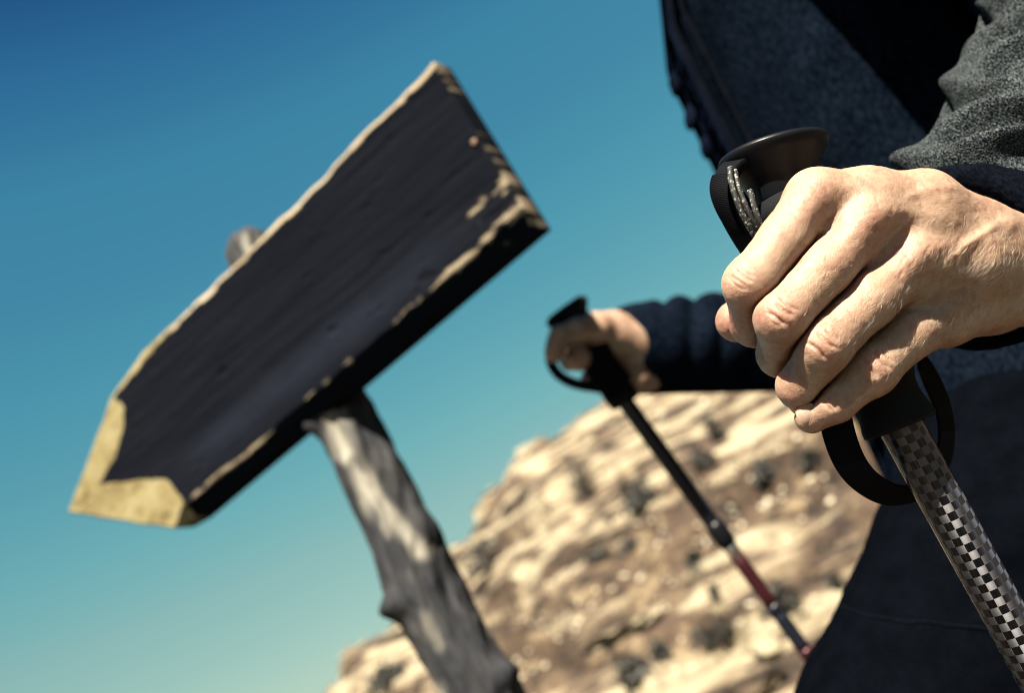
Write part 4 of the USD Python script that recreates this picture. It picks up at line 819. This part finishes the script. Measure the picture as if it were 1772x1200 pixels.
obj('locking_sleeve', tube(np.linspace(G1 + SD * .41, G1 + SD * .45, 6), np.array([.0095, .0115, .0118, .0118, .0112, .0085]), 32), rubber, NP, NO)
obj('lower_shaft', tube(np.linspace(G1 + SD * .44, S_END - SD * .05, 8), .0070, 28), darkmetal, NP, NO)
obj('basket', (lambda m: (m.vertices @ frame(-SD).T + S_END - SD * .07, m.faces))(lathe([(.006, .004), (.012, .003), (.026, -.004), (.027, -.006), (.012, .000), (.006, -.006), (.006, .004)], 40)), rubber, NP, NO)
obj('tip', tube(np.linspace(S_END - SD * .06, S_END, 6), np.array([.0065, .006, .0055, .005, .004, .0025]), 20), silver, NP, NO)
# hanging wrist strap: comes out under the little finger, loops round behind the shaft
st = spline([C(1444, 690, .420), C(1450, 745, .410), C(1472, 803, .411), C(1514, 845, .421), C(1566, 856, .438), C(1620, 822, .450), C(1638, 750, .452), C(1626, 690, .455), C(1590, 620, .450)], 90)
cen = C(1545, 735, .432)
rad_ = st - cen; nrm = rad_ - (rad_ @ np.array([0, 0, 1.0]))[:, None] * np.array([0, 0, 1.0]); nrm /= np.linalg.norm(nrm, axis=1, keepdims=True)
nrm = nrm * .62 + np.array([0, 0, .78]); nrm /= np.linalg.norm(nrm, axis=1, keepdims=True)
obj('strap', ribbon(cam2w(st), nrm @ CAM.T,   .0135, .0017), webbing, NP, NO, smooth=40)
# upper strap loop beside the cap, ribbed, with its cords
st2 = spline([C(1300, 288, .440), C(1270, 288, .434), C(1256, 310, .432), C(1258, 345, .432), C(1276, 388, .434), C(1300, 430, .438), C(1330, 480, .446)], 60)
nr2 = np.tile(np.array([-.82, .25, .52]), (60, 1)); sm = ribbon(cam2w(st2), nr2 @ CAM.T, .0120, .0045)
obj('strap_loop', sm, webbing, NP, NO, smooth=40)
tp = spline([C(1256, 306, .431), C(1252, 336, .4305), C(1262, 372, .432), C(1286, 412, .435)], 40)
nrs = np.array([-.82, .25, .52]); rib = [tube(np.array([cam2w(p_ - np.cross(t_, nrs) * 5.5 + nrs * 2.5), cam2w(p_ + nrs * 3.1), cam2w(p_ + np.cross(t_, nrs) * 5.5 + nrs * 2.5)]), .0006, 6) for p_, t_ in zip(tp, (lambda g: g / np.linalg.norm(g, axis=1, keepdims=True))(np.gradient(tp, axis=0)))]
obj('strap_ribs', merge(*rib), webbing, NP + '/strap_loop', NO)
cordm = mat('flecked_cord', {'u': ('texture_coordinate', {}), 'v': ('voronoi_texture', {'scale': 1100}), 'r': ('rgb_ramp', {'ramp': [(0, (.004, .004, .006)), (.80, (.006, .006, .008)), (.86, (.2, .2, .195)), (1, (.25, .25, .24))]}), 's': ('separate_color', {}), 'p': ('principled_bsdf', {'roughness': .7})}, [('u.object', 'v.vector'), ('v.color', 's.color'), ('s.r', 'r.fac'), ('r.color', 'p.base_color')])
for ln in (((1264, 290, .424), (1268, 325, .421), (1284, 368, .421), (1308, 412, .424), (1330, 440, .430)), ((1272, 296, .425), (1280, 330, .4215), (1296, 368, .4215), (1316, 405, .424), (1340, 430, .430)), ((1298, 330, .421), (1304, 352, .420), (1316, 388, .421), (1334, 420, .426))):
    c = spline([C(*q) for q in ln], 160); t = np.gradient(c, axis=0); t /= np.linalg.norm(t, axis=1, keepdims=True); a = np.cross(t, [0, 0, 1.0]); a /= np.linalg.norm(a, axis=1, keepdims=True); b = np.cross(t, a); s = np.arange(160) * .55
    strands = [tube(cam2w(c + (a * np.cos(s + k * 2.094)[:, None] + b * np.sin(s + k * 2.094)[:, None]) * .62), .00068, 7) for k in range(3)]
    obj('cord', merge(*strands), cordm, NP, NO)

# ------------------------------------------------------------------ the far trekking pole
H0, H1, H2 = U(988, 545, 1.108), U(1072, 682, 1.085), U(1397, 1132, 1.05)
FD = (H2 - H1) / np.linalg.norm(H2 - H1); F_END = H1 + FD * ((-.90 - H1[2]) / FD[2])
FP, FO = thing('trekking_pole', 'far trekking pole with a red and silver band in the outstretched hand', 'trekking pole', loc=F_END)
Fz = frame(H0 - H1, RT)
zl = np.linalg.norm(H1 - H0)
m = lathe([(0, .020), (.018, .019), (.0225, .014), (.021, .009), (.016, .002), (.0145, -.006), (0, -.006)], 40); obj('grip_cap', ((m.vertices * (1.22, 1.22, 1.0)) @ frame(-.56 * RT + .78 * UP + .05 * FW, RT).T + U(993, 556, 1.104), m.faces), foam, FP, FO)
obj('grip', tube(np.linspace(H0, H1 + FD * .012, 12), np.array([.0150, .0155, .016, .0165, .0165, .0165, .017, .0175, .018, .0185, .0185, .016]), 32), foam, FP, FO)
at = lambda px, py: H1 + FD * (((U(px, py, 1.0) - 0) @ RT * 0) + np.linalg.norm(H1 - H1))
def along(px):                                                     # point of the shaft's axis under image column px
    t = np.linspace(0, .75, 800); q = pix(H1 + FD * t[:, None])[:, 0]; return H1 + FD * t[np.argmin(np.abs(q - px))]
obj('upper_shaft', tube(np.linspace(H1, along(1235), 8), .0090, 28), darkmetal, FP, FO)
obj('locking_sleeve', tube(np.linspace(along(1232), along(1262), 6), np.array([.0092, .0108, .011, .011, .0105, .0078]), 28), rubber, FP, FO)
obj('silver_band', tube(np.linspace(along(1260), along(1275), 4), .0078, 28), silver, FP, FO)
obj('red_band', tube(np.linspace(along(1275), along(1336), 6), .0077, 28), red, FP, FO)
obj('lower_joint', tube(np.linspace(along(1335), along(1346), 4), .0079, 28), darkmetal, FP, FO)
obj('lower_shaft', tube(np.linspace(along(1345), along(1392), 6), .0076, 28), darkmetal, FP, FO)
obj('red_ring', tube(np.linspace(along(1390), along(1400), 4), .0082, 28), red, FP, FO)
obj('tip_section', tube(np.linspace(along(1399), F_END, 8), np.array([.0076, .0074, .007, .0068, .0066, .006, .005, .0025]), 24), darkmetal, FP, FO)
fs = spline([U(975, 545, 1.085), U(960, 575, 1.075), U(952, 610, 1.07), U(958, 638, 1.07), U(980, 658, 1.072), U(1012, 668, 1.078), U(1045, 672, 1.085)], 50)
fn_ = np.tile(RT * -.55 + UP * -.2 - FW * .55, (50, 1)); obj('strap', ribbon(fs, fn_, .014, .003), webbing, FP, FO, smooth=40)
fr = obj('strap_fold', ribbon(spline([U(1024, 600, 1.06), U(1045, 640, 1.06), U(1075, 672, 1.066)], 20), np.tile(-FW, (20, 1)), .036, .006), webbing, FP, FO, smooth=40)
